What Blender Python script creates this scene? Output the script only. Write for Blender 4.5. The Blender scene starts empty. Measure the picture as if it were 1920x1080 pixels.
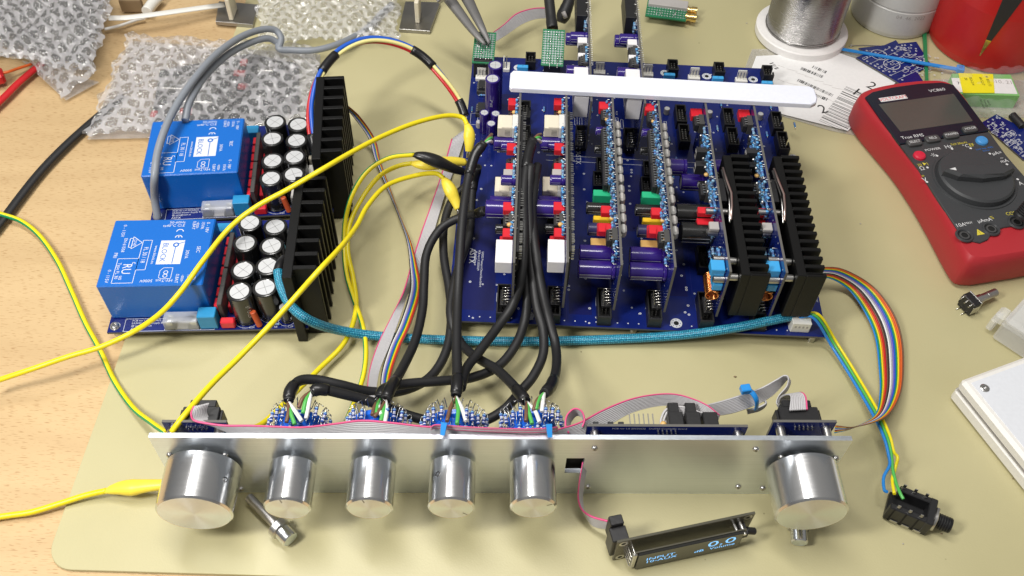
import bpy, math, random
from mathutils import Vector, Matrix
random.seed(7)
S = 0.001                      # everything below is written in millimetres
scn = bpy.context.scene
COL = scn.collection
# ------------------------------------------------------------------ camera
FPX, TH, ROLL, CH = 1746.72, 0.898184, -0.038875, 526.6
cam_d = bpy.data.cameras.new('camera'); cam = bpy.data.objects.new('camera', cam_d); COL.objects.link(cam)
cam_d.sensor_width = 36.0; cam_d.lens = FPX / 1920 * 36; cam_d.clip_start = 0.01; cam_d.clip_end = 50
R0 = Vector((1, 0, 0)); U0 = Vector((0, math.sin(TH), math.cos(TH))); F0 = Vector((0, math.cos(TH), -math.sin(TH)))
cr, sr = math.cos(ROLL), math.sin(ROLL)
RC = R0 * cr - U0 * sr; UC = R0 * sr + U0 * cr
mw = Matrix((( RC.x, UC.x, -F0.x, 0), (RC.y, UC.y, -F0.y, 0), (RC.z, UC.z, -F0.z, CH * S), (0, 0, 0, 1)))
cam.matrix_world = mw
scn.camera = cam
cam_d.dof.use_dof = False
# ------------------------------------------------------------------ light
wd = bpy.data.worlds.new('World'); scn.world = wd; wd.use_nodes = True
nt = wd.node_tree; bg = nt.nodes['Background']
tc = nt.nodes.new('ShaderNodeTexCoord'); sx = nt.nodes.new('ShaderNodeSeparateXYZ'); rp = nt.nodes.new('ShaderNodeValToRGB')
nt.links.new(tc.outputs['Generated'], sx.inputs[0]); nt.links.new(sx.outputs['Z'], rp.inputs[0]); nt.links.new(rp.outputs[0], bg.inputs['Color'])
rp.color_ramp.elements[0].position = 0.0; rp.color_ramp.elements[0].color = (.46, .45, .44, 1)
rp.color_ramp.elements[1].position = 1.0; rp.color_ramp.elements[1].color = (.85, .82, .78, 1)
e_ = rp.color_ramp.elements.new(.35); e_.color = (.60, .595, .58, 1)
bg.inputs['Strength'].default_value = 0.38
def area(name, loc, aim, sx_, sy_, energy, col):
    ld = bpy.data.lights.new(name, 'AREA'); ld.shape = 'RECTANGLE'; ld.size = sx_; ld.size_y = sy_; ld.energy = energy; ld.color = col
    o = bpy.data.objects.new(name, ld); COL.objects.link(o); o.location = loc
    o.rotation_euler = (Vector(aim) - Vector(loc)).to_track_quat('-Z', 'Y').to_euler(); return o
area('ceiling_lamp', (-0.50, 0.04, 0.74), (-0.14, 0.35, 0), 0.13, 0.28, 7.0, (1.0, .975, .94))
area('room_lamp', (-0.16, 0.56, 1.4), (-0.08, 0.50, 0), 0.18, 1.0, 14, (1.0, .975, .94))
vs = scn.view_settings; vs.view_transform = 'Standard'; vs.look = 'None'; vs.exposure = 0.0; vs.gamma = 1.0; vs.use_curve_mapping = False
scn.cycles.use_denoising = True; scn.cycles.max_bounces = 8; scn.cycles.transparent_max_bounces = 16; scn.cycles.caustics_refractive = False
scn.cycles.sample_clamp_indirect = 4.0; scn.cycles.blur_glossy = 0.5
# ------------------------------------------------------------------ geometry of the view: a pixel and a height give a point on the bench
def at(px, py, z=0.0):
    a = px - 960; b = 540 - py
    u = a * cr + b * sr; v = -a * sr + b * cr
    d = R0 * u + U0 * v + F0 * FPX
    t = (z - CH) / d.z
    return Vector((d.x * t, d.y * t, z))
# ------------------------------------------------------------------ materials
MATS = {}
def new_mat(name):
    m = bpy.data.materials.new(name); m.use_nodes = True; MATS[name] = m
    return m, m.node_tree, m.node_tree.nodes['Principled BSDF']
def mat(name, col, rough=.5, metal=0, bump=0, bscale=400, var=0, spec=None, trans=0, alpha=1, coat=0, emit=None, estr=0, ior=None, sss=0):
    m, nt, p = new_mat(name)
    p.inputs['Base Color'].default_value = (*col, 1); p.inputs['Roughness'].default_value = rough; p.inputs['Metallic'].default_value = metal
    if spec is not None: p.inputs['Specular IOR Level'].default_value = spec
    if trans: p.inputs['Transmission Weight'].default_value = trans
    if ior: p.inputs['IOR'].default_value = ior
    if alpha < 1: p.inputs['Alpha'].default_value = alpha
    if coat: p.inputs['Coat Weight'].default_value = coat; p.inputs['Coat Roughness'].default_value = .1
    if emit: p.inputs['Emission Color'].default_value = (*emit, 1); p.inputs['Emission Strength'].default_value = estr
    if sss: p.inputs['Subsurface Weight'].default_value = sss; p.inputs['Subsurface Radius'].default_value = (.003, .003, .003)
    tc = nt.nodes.new('ShaderNodeTexCoord')
    n = nt.nodes.new('ShaderNodeTexNoise'); n.inputs['Scale'].default_value = bscale; n.inputs['Detail'].default_value = 4
    nt.links.new(tc.outputs['Object'], n.inputs['Vector'])
    v = var if var else .06
    mr = nt.nodes.new('ShaderNodeMapRange'); mr.inputs['To Min'].default_value = 1 - v; mr.inputs['To Max'].default_value = 1 + v
    mx = nt.nodes.new('ShaderNodeVectorMath'); mx.operation = 'SCALE'; mx.inputs[0].default_value = col
    nt.links.new(n.outputs['Fac'], mr.inputs['Value']); nt.links.new(mr.outputs[0], mx.inputs['Scale']); nt.links.new(mx.outputs[0], p.inputs['Base Color'])
    if bump:
        b = nt.nodes.new('ShaderNodeBump'); b.inputs['Strength'].default_value = bump; b.inputs['Distance'].default_value = .0004
        nt.links.new(n.outputs['Fac'], b.inputs['Height']); nt.links.new(b.outputs[0], p.inputs['Normal'])
    return m
mat('pcb_blue', (.006, .015, .135), .2, var=.12, bscale=120)
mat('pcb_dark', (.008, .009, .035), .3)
mat('pcb_edge', (.11, .105, .095), .6)
mat('pcb_green', (.012, .17, .07), .35, var=.2)
mat('silk', (.62, .64, .68), .55)
mat('solder', (.62, .62, .6), .28, 1)
mat('pad', (.5, .52, .55), .35, .6)
mat('pin', (.75, .73, .68), .25, 1)
mat('black_plastic', (.012, .012, .013), .42, bump=.2)
mat('ic_black', (.02, .02, .022), .5)
mat('socket_grey', (.06, .058, .055), .5)
mat('black_rubber', (.013, .013, .014), .5, bump=.15, bscale=900)
mat('shrink_black', (.01, .01, .011), .33, bump=.5, bscale=160)
mat('dark_inside', (.003, .003, .003), .8)
mat('heatsink_black', (.005, .005, .005), .42, 0, spec=.25, bump=.15, bscale=1200)
mat('purple', (.026, .010, .165), .22, coat=.4)
mat('navy_sleeve', (.02, .022, .09), .35)
mat('blacksleeve', (.012, .012, .012), .25, coat=.4)
mat('cap_top', (.60, .61, .62), .4, .25)
mat('cap_line', (.2, .2, .2), .5, .3)
mat('cap_stripe', (.55, .57, .62), .45)
mat('red_cap', (.62, .018, .03), .35)
mat('maroon', (.36, .02, .02), .4)
mat('green_cap', (.02, .42, .2), .4)
mat('yellow_cap', (.8, .5, .02), .4)
mat('orange_rust', (.5, .08, .02), .5)
mat('sky_cap', (.05, .36, .72), .38)
mat('teal_blue', (.02, .25, .5), .4)
mat('trafo_blue', (.004, .125, .50), .33, bump=.25, bscale=700)
mat('relay_white', (.82, .8, .8), .38)
mat('relay_grey', (.42, .40, .38), .5)
mat('beige', (.72, .66, .52), .45)
mat('white_plastic', (.74, .73, .68), .42)
mat('res_blue', (.11, .36, .68), .32)
mat('res_deep', (.035, .085, .36), .32)
mat('res_pale', (.25, .48, .66), .35)
mat('band_dark', (.05, .04, .09), .4)
mat('band_violet', (.12, .04, .22), .4)
mat('tan_drop', (.68, .42, .14), .35)
mat('copper', (.78, .30, .10), .22, 1)
mat('gold', (.80, .58, .22), .25, 1)
mat('yellow_wire', (.80, .66, .012), .36)
mat('yellow_boot', (.86, .68, .06), .4)
mat('green_wire', (.01, .26, .09), .36)
mat('leaf_green', (.08, .42, .08), .36)
mat('brown_wire', (.16, .08, .045), .4)
mat('white_wire', (.78, .78, .76), .4)
mat('blue_wire', (.015, .10, .52), .34)
mat('mid_blue', (.02, .22, .62), .36)
mat('red_wire', (.52, .015, .02), .34)
mat('pale_yellow', (.78, .70, .28), .36)
mat('orange_wire', (.65, .12, .02), .4)
mat('purple_wire', (.17, .13, .48), .4)
mat('grey_wire', (.40, .38, .42), .4)
mat('pink_wire', (.66, .08, .22), .4)
mat('ribbon_grey', (.50, .49, .50), .45)
mat('cable_grey', (.23, .25, .28), .42)
mat('zip_blue', (.02, .26, .70), .35)
mat('zip_green', (.02, .22, .08), .35)
mat('steel', (.55, .54, .52), .3, 1)
mat('shaft', (.48, .46, .44), .36, 1)
mat('meter_red', (.42, .022, .03), .5, bump=.1, bscale=1500)
mat('meter_grey', (.045, .047, .05), .45)
mat('meter_navy', (.006, .012, .022), .3)
mat('lcd', (.075, .078, .068), .16)
mat('key_grey', (.06, .06, .06), .5)
mat('print_white', (.7, .7, .7), .5)
mat('print_yellow', (.65, .55, .05), .5)
mat('print_red', (.6, .02, .03), .5)
mat('print_blue', (.03, .16, .5), .5)
mat('print_black', (.02, .02, .02), .6)
mat('button_red', (.62, .02, .05), .35)
mat('button_blue', (.06, .28, .62), .35)
mat('paper', (.80, .80, .79), .6)
mat('sticker_yellow', (.86, .76, .02), .5)
mat('box_green', (.22, .5, .16), .5)
mat('bottle_red', (.52, .012, .012), .4)
mat('bottle_milk', (.66, .66, .63), .4, trans=.15)
mat('spool_white', (.82, .80, .78), .4)
mat('enclosure', (.80, .78, .74), .42)
mat('enclosure_top', (.72, .74, .78), .45)
mat('acrylic', (.80, .82, .92), .35, sss=.3)
mat('plier_grey', (.20, .195, .19), .5, .3)
mat('plate_metal', (.34, .33, .31), .3, .9)
mat('clear_cover', (.8, .82, .85), .12, alpha=.34)
mat('clear_frost', (.82, .82, .80), .22, alpha=.38)
mat('clear_thin', (.8, .8, .8), .1, alpha=.25)
mat('bag_clear', (.75, .75, .78), .12, alpha=.12)
mat('oled_blue', (.1, .3, .5), .4, emit=(.22, .56, 1.0), estr=1.1)
mat('oled_glass', (.012, .012, .010), .05, spec=1.0)
mat('oled_board', (.10, .095, .07), .25, .3)
mat('brown_board', (.22, .15, .08), .6)
mat('switch_blue', (.01, .12, .62), .22, bump=.9, bscale=300)
mat('sensor_cyan', (.25, .6, .65), .4)
# braided teal sleeve
m, nt, p = new_mat('teal_braid')
tc = nt.nodes.new('ShaderNodeTexCoord'); mp = nt.nodes.new('ShaderNodeMapping'); mp.inputs['Scale'].default_value = (7, .42, 1); mp.inputs['Rotation'].default_value = (0, 0, .0)
ck = nt.nodes.new('ShaderNodeTexVoronoi'); ck.inputs['Scale'].default_value = 1.9; ck.inputs['Randomness'].default_value = .25
nt.links.new(tc.outputs['UV'], mp.inputs[0]); nt.links.new(mp.outputs[0], ck.inputs['Vector'])
rr = nt.nodes.new('ShaderNodeValToRGB'); rr.color_ramp.elements[0].color = (.12, .62, .80, 1); rr.color_ramp.elements[0].position = .12; rr.color_ramp.elements[1].color = (.003, .14, .25, 1); rr.color_ramp.elements[1].position = .42
nt.links.new(ck.outputs['Distance'], rr.inputs[0]); nt.links.new(rr.outputs[0], p.inputs['Base Color']); p.inputs['Roughness'].default_value = .3
bb = nt.nodes.new('ShaderNodeBump'); bb.invert = True; bb.inputs['Strength'].default_value = .8; bb.inputs['Distance'].default_value = .0006; nt.links.new(ck.outputs['Distance'], bb.inputs['Height']); nt.links.new(bb.outputs[0], p.inputs['Normal'])
# brushed aluminium, grain along X (panel) and turned (knobs)
def brushed(name, scale, rough, col=(.72, .725, .73), coord='Object', bstr=.25, tan=None, an=.8):
    m, nt, p = new_mat(name)
    tc = nt.nodes.new('ShaderNodeTexCoord'); mp = nt.nodes.new('ShaderNodeMapping'); mp.inputs['Scale'].default_value = scale
    n = nt.nodes.new('ShaderNodeTexNoise'); n.inputs['Scale'].default_value = 1; n.inputs['Detail'].default_value = 6; n.inputs['Roughness'].default_value = .7
    nt.links.new(tc.outputs[coord], mp.inputs[0]); nt.links.new(mp.outputs[0], n.inputs['Vector'])
    mr = nt.nodes.new('ShaderNodeMapRange'); mr.inputs['To Min'].default_value = rough - .07; mr.inputs['To Max'].default_value = rough + .1
    nt.links.new(n.outputs['Fac'], mr.inputs['Value']); nt.links.new(mr.outputs[0], p.inputs['Roughness'])
    b = nt.nodes.new('ShaderNodeBump'); b.inputs['Strength'].default_value = bstr; b.inputs['Distance'].default_value = .0001
    nt.links.new(n.outputs['Fac'], b.inputs['Height']); nt.links.new(b.outputs[0], p.inputs['Normal'])
    p.inputs['Base Color'].default_value = (*col, 1); p.inputs['Metallic'].default_value = 1
    if tan:
        cx = nt.nodes.new('ShaderNodeCombineXYZ')
        for i_ in range(3): cx.inputs[i_].default_value = tan[i_]
        nt.links.new(cx.outputs[0], p.inputs['Tangent']); p.inputs['Anisotropic'].default_value = an
brushed('alu_panel', (7, 100, 1500), .32, (.76, .765, .775), bstr=.16, tan=(0, 0, 1), an=.6)
brushed('alu_knob', (60, 1500, 60), .2, bstr=.0, tan=(0, 1, 0), an=.5)
brushed('alu_face', (900, 60, 900), .34, (.74, .80, .84), bstr=.1)  # knob end faces: paler, cooler tint painted in against warm reflected light
_nt = MATS['alu_face'].node_tree; _tg = _nt.nodes.new('ShaderNodeTangent'); _tg.direction_type = 'RADIAL'; _tg.axis = 'Y'; _p = _nt.nodes['Principled BSDF']
_nt.links.new(_tg.outputs[0], _p.inputs['Tangent']); _p.inputs['Anisotropic'].default_value = .8; _p.inputs['Anisotropic Rotation'].default_value = .25
_nt = MATS['alu_panel'].node_tree; _n = [q for q in _nt.nodes if q.type == 'TEX_NOISE'][0]; _m = _nt.nodes.new('ShaderNodeMapRange'); _m.inputs['To Min'].default_value = 0; _m.inputs['To Max'].default_value = 1; _m.inputs['From Min'].default_value = .3; _m.inputs['From Max'].default_value = .7
_nt.links.new(_n.outputs['Fac'], _m.inputs['Value']); _c = _nt.nodes.new('ShaderNodeMix'); _c.data_type = 'RGBA'; _c.inputs[6].default_value = (.70, .755, .82, 1); _c.inputs[7].default_value = (.82, .875, .94, 1); _nt.links.new(_m.outputs[0], _c.inputs[0]); _nt.links.new(_c.outputs[2], _nt.nodes['Principled BSDF'].inputs['Base Color'])
brushed('alu_wire', (40, 40, 900), .24, (.40, .39, .38), bstr=.1)
# beech bench top
m, nt, p = new_mat('beech_wood')
tc = nt.nodes.new('ShaderNodeTexCoord')
mp = nt.nodes.new('ShaderNodeMapping'); mp.inputs['Scale'].default_value = (2.2, 16, 1); mp.inputs['Rotation'].default_value = (0, 0, -.06)
n1 = nt.nodes.new('ShaderNodeTexNoise'); n1.inputs['Scale'].default_value = 1.6; n1.inputs['Detail'].default_value = 5; n1.inputs['Distortion'].default_value = .9
nt.links.new(tc.outputs['Object'], mp.inputs[0]); nt.links.new(mp.outputs[0], n1.inputs['Vector'])
r1 = nt.nodes.new('ShaderNodeValToRGB'); r1.color_ramp.elements[0].position = .3; r1.color_ramp.elements[0].color = (.50, .345, .175, 1); r1.color_ramp.elements[1].position = .62; r1.color_ramp.elements[1].color = (.575, .41, .215, 1)
nt.links.new(n1.outputs['Fac'], r1.inputs[0])
mp2 = nt.nodes.new('ShaderNodeMapping'); mp2.inputs['Scale'].default_value = (170, 1500, 1); mp2.inputs['Rotation'].default_value = (0, 0, -.05)
n2 = nt.nodes.new('ShaderNodeTexNoise'); n2.inputs['Scale'].default_value = 1; n2.inputs['Detail'].default_value = 1
nt.links.new(tc.outputs['Object'], mp2.inputs[0]); nt.links.new(mp2.outputs[0], n2.inputs['Vector'])
r2 = nt.nodes.new('ShaderNodeValToRGB'); r2.color_ramp.elements[0].position = .30; r2.color_ramp.elements[0].color = (.70, .60, .50, 1); r2.color_ramp.elements[1].position = .40; r2.color_ramp.elements[1].color = (1, 1, 1, 1)
nt.links.new(n2.outputs['Fac'], r2.inputs[0])
mm = nt.nodes.new('ShaderNodeMix'); mm.data_type = 'RGBA'; mm.blend_type = 'MULTIPLY'; mm.inputs[0].default_value = 1
nt.links.new(r1.outputs[0], mm.inputs[6]); nt.links.new(r2.outputs[0], mm.inputs[7]); nt.links.new(mm.outputs[2], p.inputs['Base Color']); p.inputs['Roughness'].default_value = .5
# desk mat, fine pebbled vinyl with a few specks
m, nt, p = new_mat('mat_vinyl')
tc = nt.nodes.new('ShaderNodeTexCoord')
n1 = nt.nodes.new('ShaderNodeTexNoise'); n1.inputs['Scale'].default_value = 9; n1.inputs['Detail'].default_value = 3
r1 = nt.nodes.new('ShaderNodeValToRGB'); r1.color_ramp.elements[0].position = .35; r1.color_ramp.elements[0].color = (.455, .415, .228, 1); r1.color_ramp.elements[1].position = .7; r1.color_ramp.elements[1].color = (.50, .455, .258, 1)
n2 = nt.nodes.new('ShaderNodeTexNoise'); n2.inputs['Scale'].default_value = 900; n2.inputs['Detail'].default_value = 2
vo = nt.nodes.new('ShaderNodeTexVoronoi'); vo.inputs['Scale'].default_value = 30
rv = nt.nodes.new('ShaderNodeValToRGB'); rv.color_ramp.elements[0].position = .008; rv.color_ramp.elements[0].color = (.35, .33, .28, 1); rv.color_ramp.elements[1].position = .022; rv.color_ramp.elements[1].color = (1, 1, 1, 1)
b = nt.nodes.new('ShaderNodeBump'); b.inputs['Strength'].default_value = .22; b.inputs['Distance'].default_value = .0003
for n in (n1, n2, vo): nt.links.new(tc.outputs['Object'], n.inputs['Vector'])
nt.links.new(n1.outputs['Fac'], r1.inputs[0]); nt.links.new(vo.outputs['Distance'], rv.inputs[0])
mm = nt.nodes.new('ShaderNodeMix'); mm.data_type = 'RGBA'; mm.blend_type = 'MULTIPLY'; mm.inputs[0].default_value = 1
nt.links.new(r1.outputs[0], mm.inputs[6]); nt.links.new(rv.outputs[0], mm.inputs[7]); nt.links.new(mm.outputs[2], p.inputs['Base Color'])
nt.links.new(n2.outputs['Fac'], b.inputs['Height']); nt.links.new(b.outputs[0], p.inputs['Normal']); p.inputs['Roughness'].default_value = .38
# bubble wrap: milky film and clearer, crumpled bubbles
def film(name, fac, col, rough, bstr, bs, gl):
    m = bpy.data.materials.new(name); m.use_nodes = True; MATS[name] = m; nt = m.node_tree; p = nt.nodes['Principled BSDF']; out = nt.nodes['Material Output']
    p.inputs['Base Color'].default_value = (*col, 1); p.inputs['Roughness'].default_value = rough
    tr = nt.nodes.new('ShaderNodeBsdfTransparent'); g = nt.nodes.new('ShaderNodeBsdfGlossy'); g.inputs['Roughness'].default_value = .07
    mx = nt.nodes.new('ShaderNodeMixShader'); mx.inputs[0].default_value = fac; m2 = nt.nodes.new('ShaderNodeMixShader'); m2.inputs[0].default_value = gl
    tc = nt.nodes.new('ShaderNodeTexCoord'); n = nt.nodes.new('ShaderNodeTexNoise'); n.inputs['Scale'].default_value = bs; n.inputs['Detail'].default_value = 1; n.inputs['Distortion'].default_value = 1.2
    b = nt.nodes.new('ShaderNodeBump'); b.inputs['Strength'].default_value = bstr; b.inputs['Distance'].default_value = .004
    nt.links.new(tc.outputs['Object'], n.inputs['Vector']); nt.links.new(n.outputs['Fac'], b.inputs['Height']); nt.links.new(b.outputs[0], g.inputs['Normal']); nt.links.new(b.outputs[0], p.inputs['Normal'])
    nt.links.new(tr.outputs[0], mx.inputs[1]); nt.links.new(p.outputs[0], mx.inputs[2]); nt.links.new(mx.outputs[0], m2.inputs[1]); nt.links.new(g.outputs[0], m2.inputs[2]); nt.links.new(m2.outputs[0], out.inputs[0])
film('film_milky', .52, (.62, .61, .62), .3, .25, 160, .05)
film('film_bubble', .26, (.6, .6, .6), .2, 1.0, 330, .30)
film('film_pale', .36, (.82, .82, .83), .3, .4, 160, .08)
film('film_thin', .22, (.8, .78, .76), .3, .5, 120, .10)

# ------------------------------------------------------------------ mesh builder
ORG = {}
class MB:
    def __init__(s): s.v = []; s.f = []; s.m = []; s.sm = []; s.uv = []; s.names = []; s.T = None
    def mi(s, name):
        if name not in s.names: s.names.append(name)
        return s.names.index(name)
    def add(s, vs, fs, mname, smooth=False, uvs=None):
        o = len(s.v); T = s.T
        s.v += [(T @ Vector(v)) if T is not None else Vector(v) for v in vs]
        k = s.mi(mname)
        for i, f in enumerate(fs):
            s.f.append([o + j for j in f]); s.m.append(k); s.sm.append(smooth); s.uv.append(uvs[i] if uvs else None)
        return s
    def box(s, x0, x1, y0, y1, z0, z1, m, b=0, R=None):
        if x1 < x0: x0, x1 = x1, x0
        if y1 < y0: y0, y1 = y1, y0
        if z1 < z0: z0, z1 = z1, z0
        b = min(b, (x1 - x0) * .45, (y1 - y0) * .45, (z1 - z0) * .45)
        if b <= 0:
            vs = [(x0, y0, z0), (x1, y0, z0), (x1, y1, z0), (x0, y1, z0), (x0, y0, z1), (x1, y0, z1), (x1, y1, z1), (x0, y1, z1)]
            fs = [(0, 3, 2, 1), (4, 5, 6, 7), (0, 1, 5, 4), (1, 2, 6, 5), (2, 3, 7, 6), (3, 0, 4, 7)]
        else:
            vs = []; idx = {}
            X = (x0, x1); Y = (y0, y1); Z = (z0, z1)
            for i in (0, 1):
                for j in (0, 1):
                    for k in (0, 1):
                        sx_, sy_, sz_ = (1, -1)[i], (1, -1)[j], (1, -1)[k]
                        for a in range(3):
                            p = [X[i] + sx_ * b * (a != 0), Y[j] + sy_ * b * (a != 1), Z[k] + sz_ * b * (a != 2)]
                            idx[i, j, k, a] = len(vs); vs.append(tuple(p))
            fs = []
            for i in (0, 1):
                q = [idx[i, 0, 0, 0], idx[i, 1, 0, 0], idx[i, 1, 1, 0], idx[i, 0, 1, 0]]; fs.append(q if i else q[::-1])
                q = [idx[0, i, 0, 1], idx[0, i, 1, 1], idx[1, i, 1, 1], idx[1, i, 0, 1]]; fs.append(q if i else q[::-1])
                q = [idx[0, 0, i, 2], idx[1, 0, i, 2], idx[1, 1, i, 2], idx[0, 1, i, 2]]; fs.append(q if i else q[::-1])
            for i in (0, 1):
                for j in (0, 1):
                    fl = (i + j) % 2 == 0
                    q = [idx[i, j, 0, 0], idx[i, j, 1, 0], idx[i, j, 1, 1], idx[i, j, 0, 1]]; fs.append(q if not fl else q[::-1])
                    q = [idx[i, 0, j, 0], idx[i, 1, j, 0], idx[i, 1, j, 2], idx[i, 0, j, 2]]; fs.append(q if fl else q[::-1])
                    q = [idx[0, i, j, 1], idx[1, i, j, 1], idx[1, i, j, 2], idx[0, i, j, 2]]; fs.append(q if not fl else q[::-1])
            for i in (0, 1):
                for j in (0, 1):
                    for k in (0, 1):
                        q = [idx[i, j, k, 0], idx[i, j, k, 1], idx[i, j, k, 2]]; fs.append(q if (i + j + k) % 2 else q[::-1])
        if R is not None: vs = [R @ Vector(v) for v in vs]
        return s.add(vs, fs, m)
    def lathe(s, p0, axis, prof, m, n=20, mats=None, ecc=1):
        """prof: list of (t along axis, radius); mats optional per segment"""
        p0 = Vector(p0); ax = Vector(axis).normalized()
        a = ax.orthogonal().normalized()
        if abs(ax.z) < .9: a = ax.cross(Vector((0, 0, 1))).normalized()
        b = ax.cross(a)
        for i in range(len(prof) - 1):
            (t0, r0), (t1, r1) = prof[i], prof[i + 1]
            vs = []; fs = []; uv = []
            for j in range(n):
                an = 2 * math.pi * j / n; d = a * math.cos(an) + b * math.sin(an) * ecc
                vs += [p0 + ax * t0 + d * r0, p0 + ax * t1 + d * r1]
            for j in range(n):
                k = (j + 1) % n; fs.append((2 * j, 2 * k, 2 * k + 1, 2 * j + 1))
            flat = abs(t1 - t0) < 1e-6
            s.add(vs, fs, (mats[i] if mats else m), smooth=not flat)
        return s
    def cyl(s, p0, p1, r, m, n=16, cap=None, r1=None, bev=0):
        p0 = Vector(p0); p1 = Vector(p1); L = (p1 - p0).length; r1 = r if r1 is None else r1; cap = cap or m
        pr = [(0, 0), (0, r - bev), (bev, r), (L - bev, r1), (L, r1 - bev), (L, 0)] if bev else [(0, 0), (0, r), (L, r1), (L, 0)]
        mt = [cap] + [m] * (len(pr) - 3) + [cap]
        return s.lathe(p0, p1 - p0, pr, m, n, mt)
    def tube(s, pts, r, m, n=10, stripe=None, caps=True, uvl=True, flat=1.0):
        P = [Vector(p) for p in pts]; N = len(P)
        rs = r if isinstance(r, (list, tuple)) else [r] * N
        tang = [(P[min(i + 1, N - 1)] - P[max(i - 1, 0)]).normalized() for i in range(N)]
        up = Vector((0, 0, 1)) if abs(tang[0].z) < .9 else Vector((0, 1, 0))
        a = tang[0].cross(up).normalized(); rings = []; L = 0
        vs = []; ls = []
        for i in range(N):
            if i: L += (P[i] - P[i - 1]).length
            a = (a - tang[i] * a.dot(tang[i])).normalized(); b = tang[i].cross(a)
            for j in range(n):
                an = 2 * math.pi * j / n
                vs.append(P[i] + a * math.cos(an) * rs[i] + b * math.sin(an) * rs[i] * flat)
            ls.append(L)
        f1 = []; u1 = []; f2 = []; u2 = []
        for i in range(N - 1):
            for j in range(n):
                k = (j + 1) % n; f = (i * n + j, i * n + k, (i + 1) * n + k, (i + 1) * n + j)
                u = ((j / n, ls[i]), ((j + 1) / n, ls[i]), ((j + 1) / n, ls[i + 1]), (j / n, ls[i + 1]))
                tgt = stripe and stripe(j / n, ls[i])
                (f2 if tgt else f1).append(f); (u2 if tgt else u1).append(u)
        # both materials share vertices: add once with vertices, then faces only
        o = len(s.v); s.add(vs, f1, m, True, u1)
        if f2:
            k = s.mi(tgt if isinstance(tgt, str) else STR2[0])
            for f, u in zip(f2, u2): s.f.append([o + q for q in f]); s.m.append(k); s.sm.append(True); s.uv.append(u)
        if caps:
            k = s.mi(m)
            s.f.append([o + j for j in range(n)][::-1]); s.m.append(k); s.sm.append(False); s.uv.append(None)
            s.f.append([o + (N - 1) * n + j for j in range(n)]); s.m.append(k); s.sm.append(False); s.uv.append(None)
        return s
    def prism(s, poly, z0, z1, m, side=None, bev=0, top=None):
        n = len(poly); side = side or m
        if bev:
            cx = sum(p[0] for p in poly) / n; cy = sum(p[1] for p in poly) / n
            def ins(p): 
                d = Vector((cx - p[0], cy - p[1])); l = d.length; return (p[0] + d.x / l * bev, p[1] + d.y / l * bev)
            pi = [ins(p) for p in poly]
            s.add([(x, y, z0) for x, y in poly] + [(x, y, z1 - bev) for x, y in poly], [(i, (i + 1) % n, n + (i + 1) % n, n + i) for i in range(n)], side, n > 12)
            s.add([(x, y, z1 - bev) for x, y in poly] + [(x, y, z1) for x, y in pi], [(i, (i + 1) % n, n + (i + 1) % n, n + i) for i in range(n)], side, n > 12)
            s.add([(x, y, z1) for x, y in pi], [tuple(range(n))], top or m)
        else:
            s.add([(x, y, z0) for x, y in poly] + [(x, y, z1) for x, y in poly], [(i, (i + 1) % n, n + (i + 1) % n, n + i) for i in range(n)], side)
            s.add([(x, y, z1) for x, y in poly], [tuple(range(n))], top or m)
        s.add([(x, y, z0) for x, y in poly], [tuple(range(n))[::-1]], m)
        return s
    def ring(s, x, y, z, r0, r1, m, n=10):
        vs = []
        for j in range(n):
            c, q = math.cos(2 * math.pi * j / n), math.sin(2 * math.pi * j / n)
            vs += [(x + c * r0, y + q * r0, z), (x + c * r1, y + q * r1, z)]
        return s.add(vs, [(2 * j, 2 * j + 1, 2 * ((j + 1) % n) + 1, 2 * ((j + 1) % n)) for j in range(n)], m)
    def disc(s, x, y, z, r, m, n=12):
        return s.add([(x + r * math.cos(2 * math.pi * j / n), y + r * math.sin(2 * math.pi * j / n), z) for j in range(n)], [tuple(range(n))], m)
    def line(s, a, b, z, w, m):
        a = Vector(a); b = Vector(b); d = (b - a).normalized(); q = Vector((-d.y, d.x)) * w / 2
        return s.add([(a.x - q.x, a.y - q.y, z), (b.x - q.x, b.y - q.y, z), (b.x + q.x, b.y + q.y, z), (a.x + q.x, a.y + q.y, z)], [(0, 1, 2, 3)], m)
    def rect(s, x0, x1, y0, y1, z, w, m):
        for a, b in (((x0, y0), (x1, y0)), ((x1, y0), (x1, y1)), ((x1, y1), (x0, y1)), ((x0, y1), (x0, y0))): s.line(a, b, z, w, m)
        return s
    def sphere(s, c, r, m, n=10, k=6, sc=(1, 1, 1)):
        vs = [(c[0], c[1], c[2] + r * sc[2])]
        for i in range(1, k):
            ph = math.pi * i / k
            for j in range(n):
                an = 2 * math.pi * j / n
                vs.append((c[0] + r * sc[0] * math.sin(ph) * math.cos(an), c[1] + r * sc[1] * math.sin(ph) * math.sin(an), c[2] + r * sc[2] * math.cos(ph)))
        vs.append((c[0], c[1], c[2] - r * sc[2])); e = len(vs) - 1; fs = []
        for j in range(n): fs.append((0, 1 + j, 1 + (j + 1) % n)); fs.append((e, 1 + (k - 2) * n + (j + 1) % n, 1 + (k - 2) * n + j))
        for i in range(k - 2):
            for j in range(n): fs.append((1 + i * n + j, 1 + (i + 1) * n + j, 1 + (i + 1) * n + (j + 1) % n, 1 + i * n + (j + 1) % n))
        return s.add(vs, fs, m, True)
    def text(s, string, M, size, m, align='CENTER', sx=1.0):
        vs, fs = glyphs(string, align)
        return s.add([M @ Vector((x * size * sx, y * size, 0)) for x, y in vs], fs, m)
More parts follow.
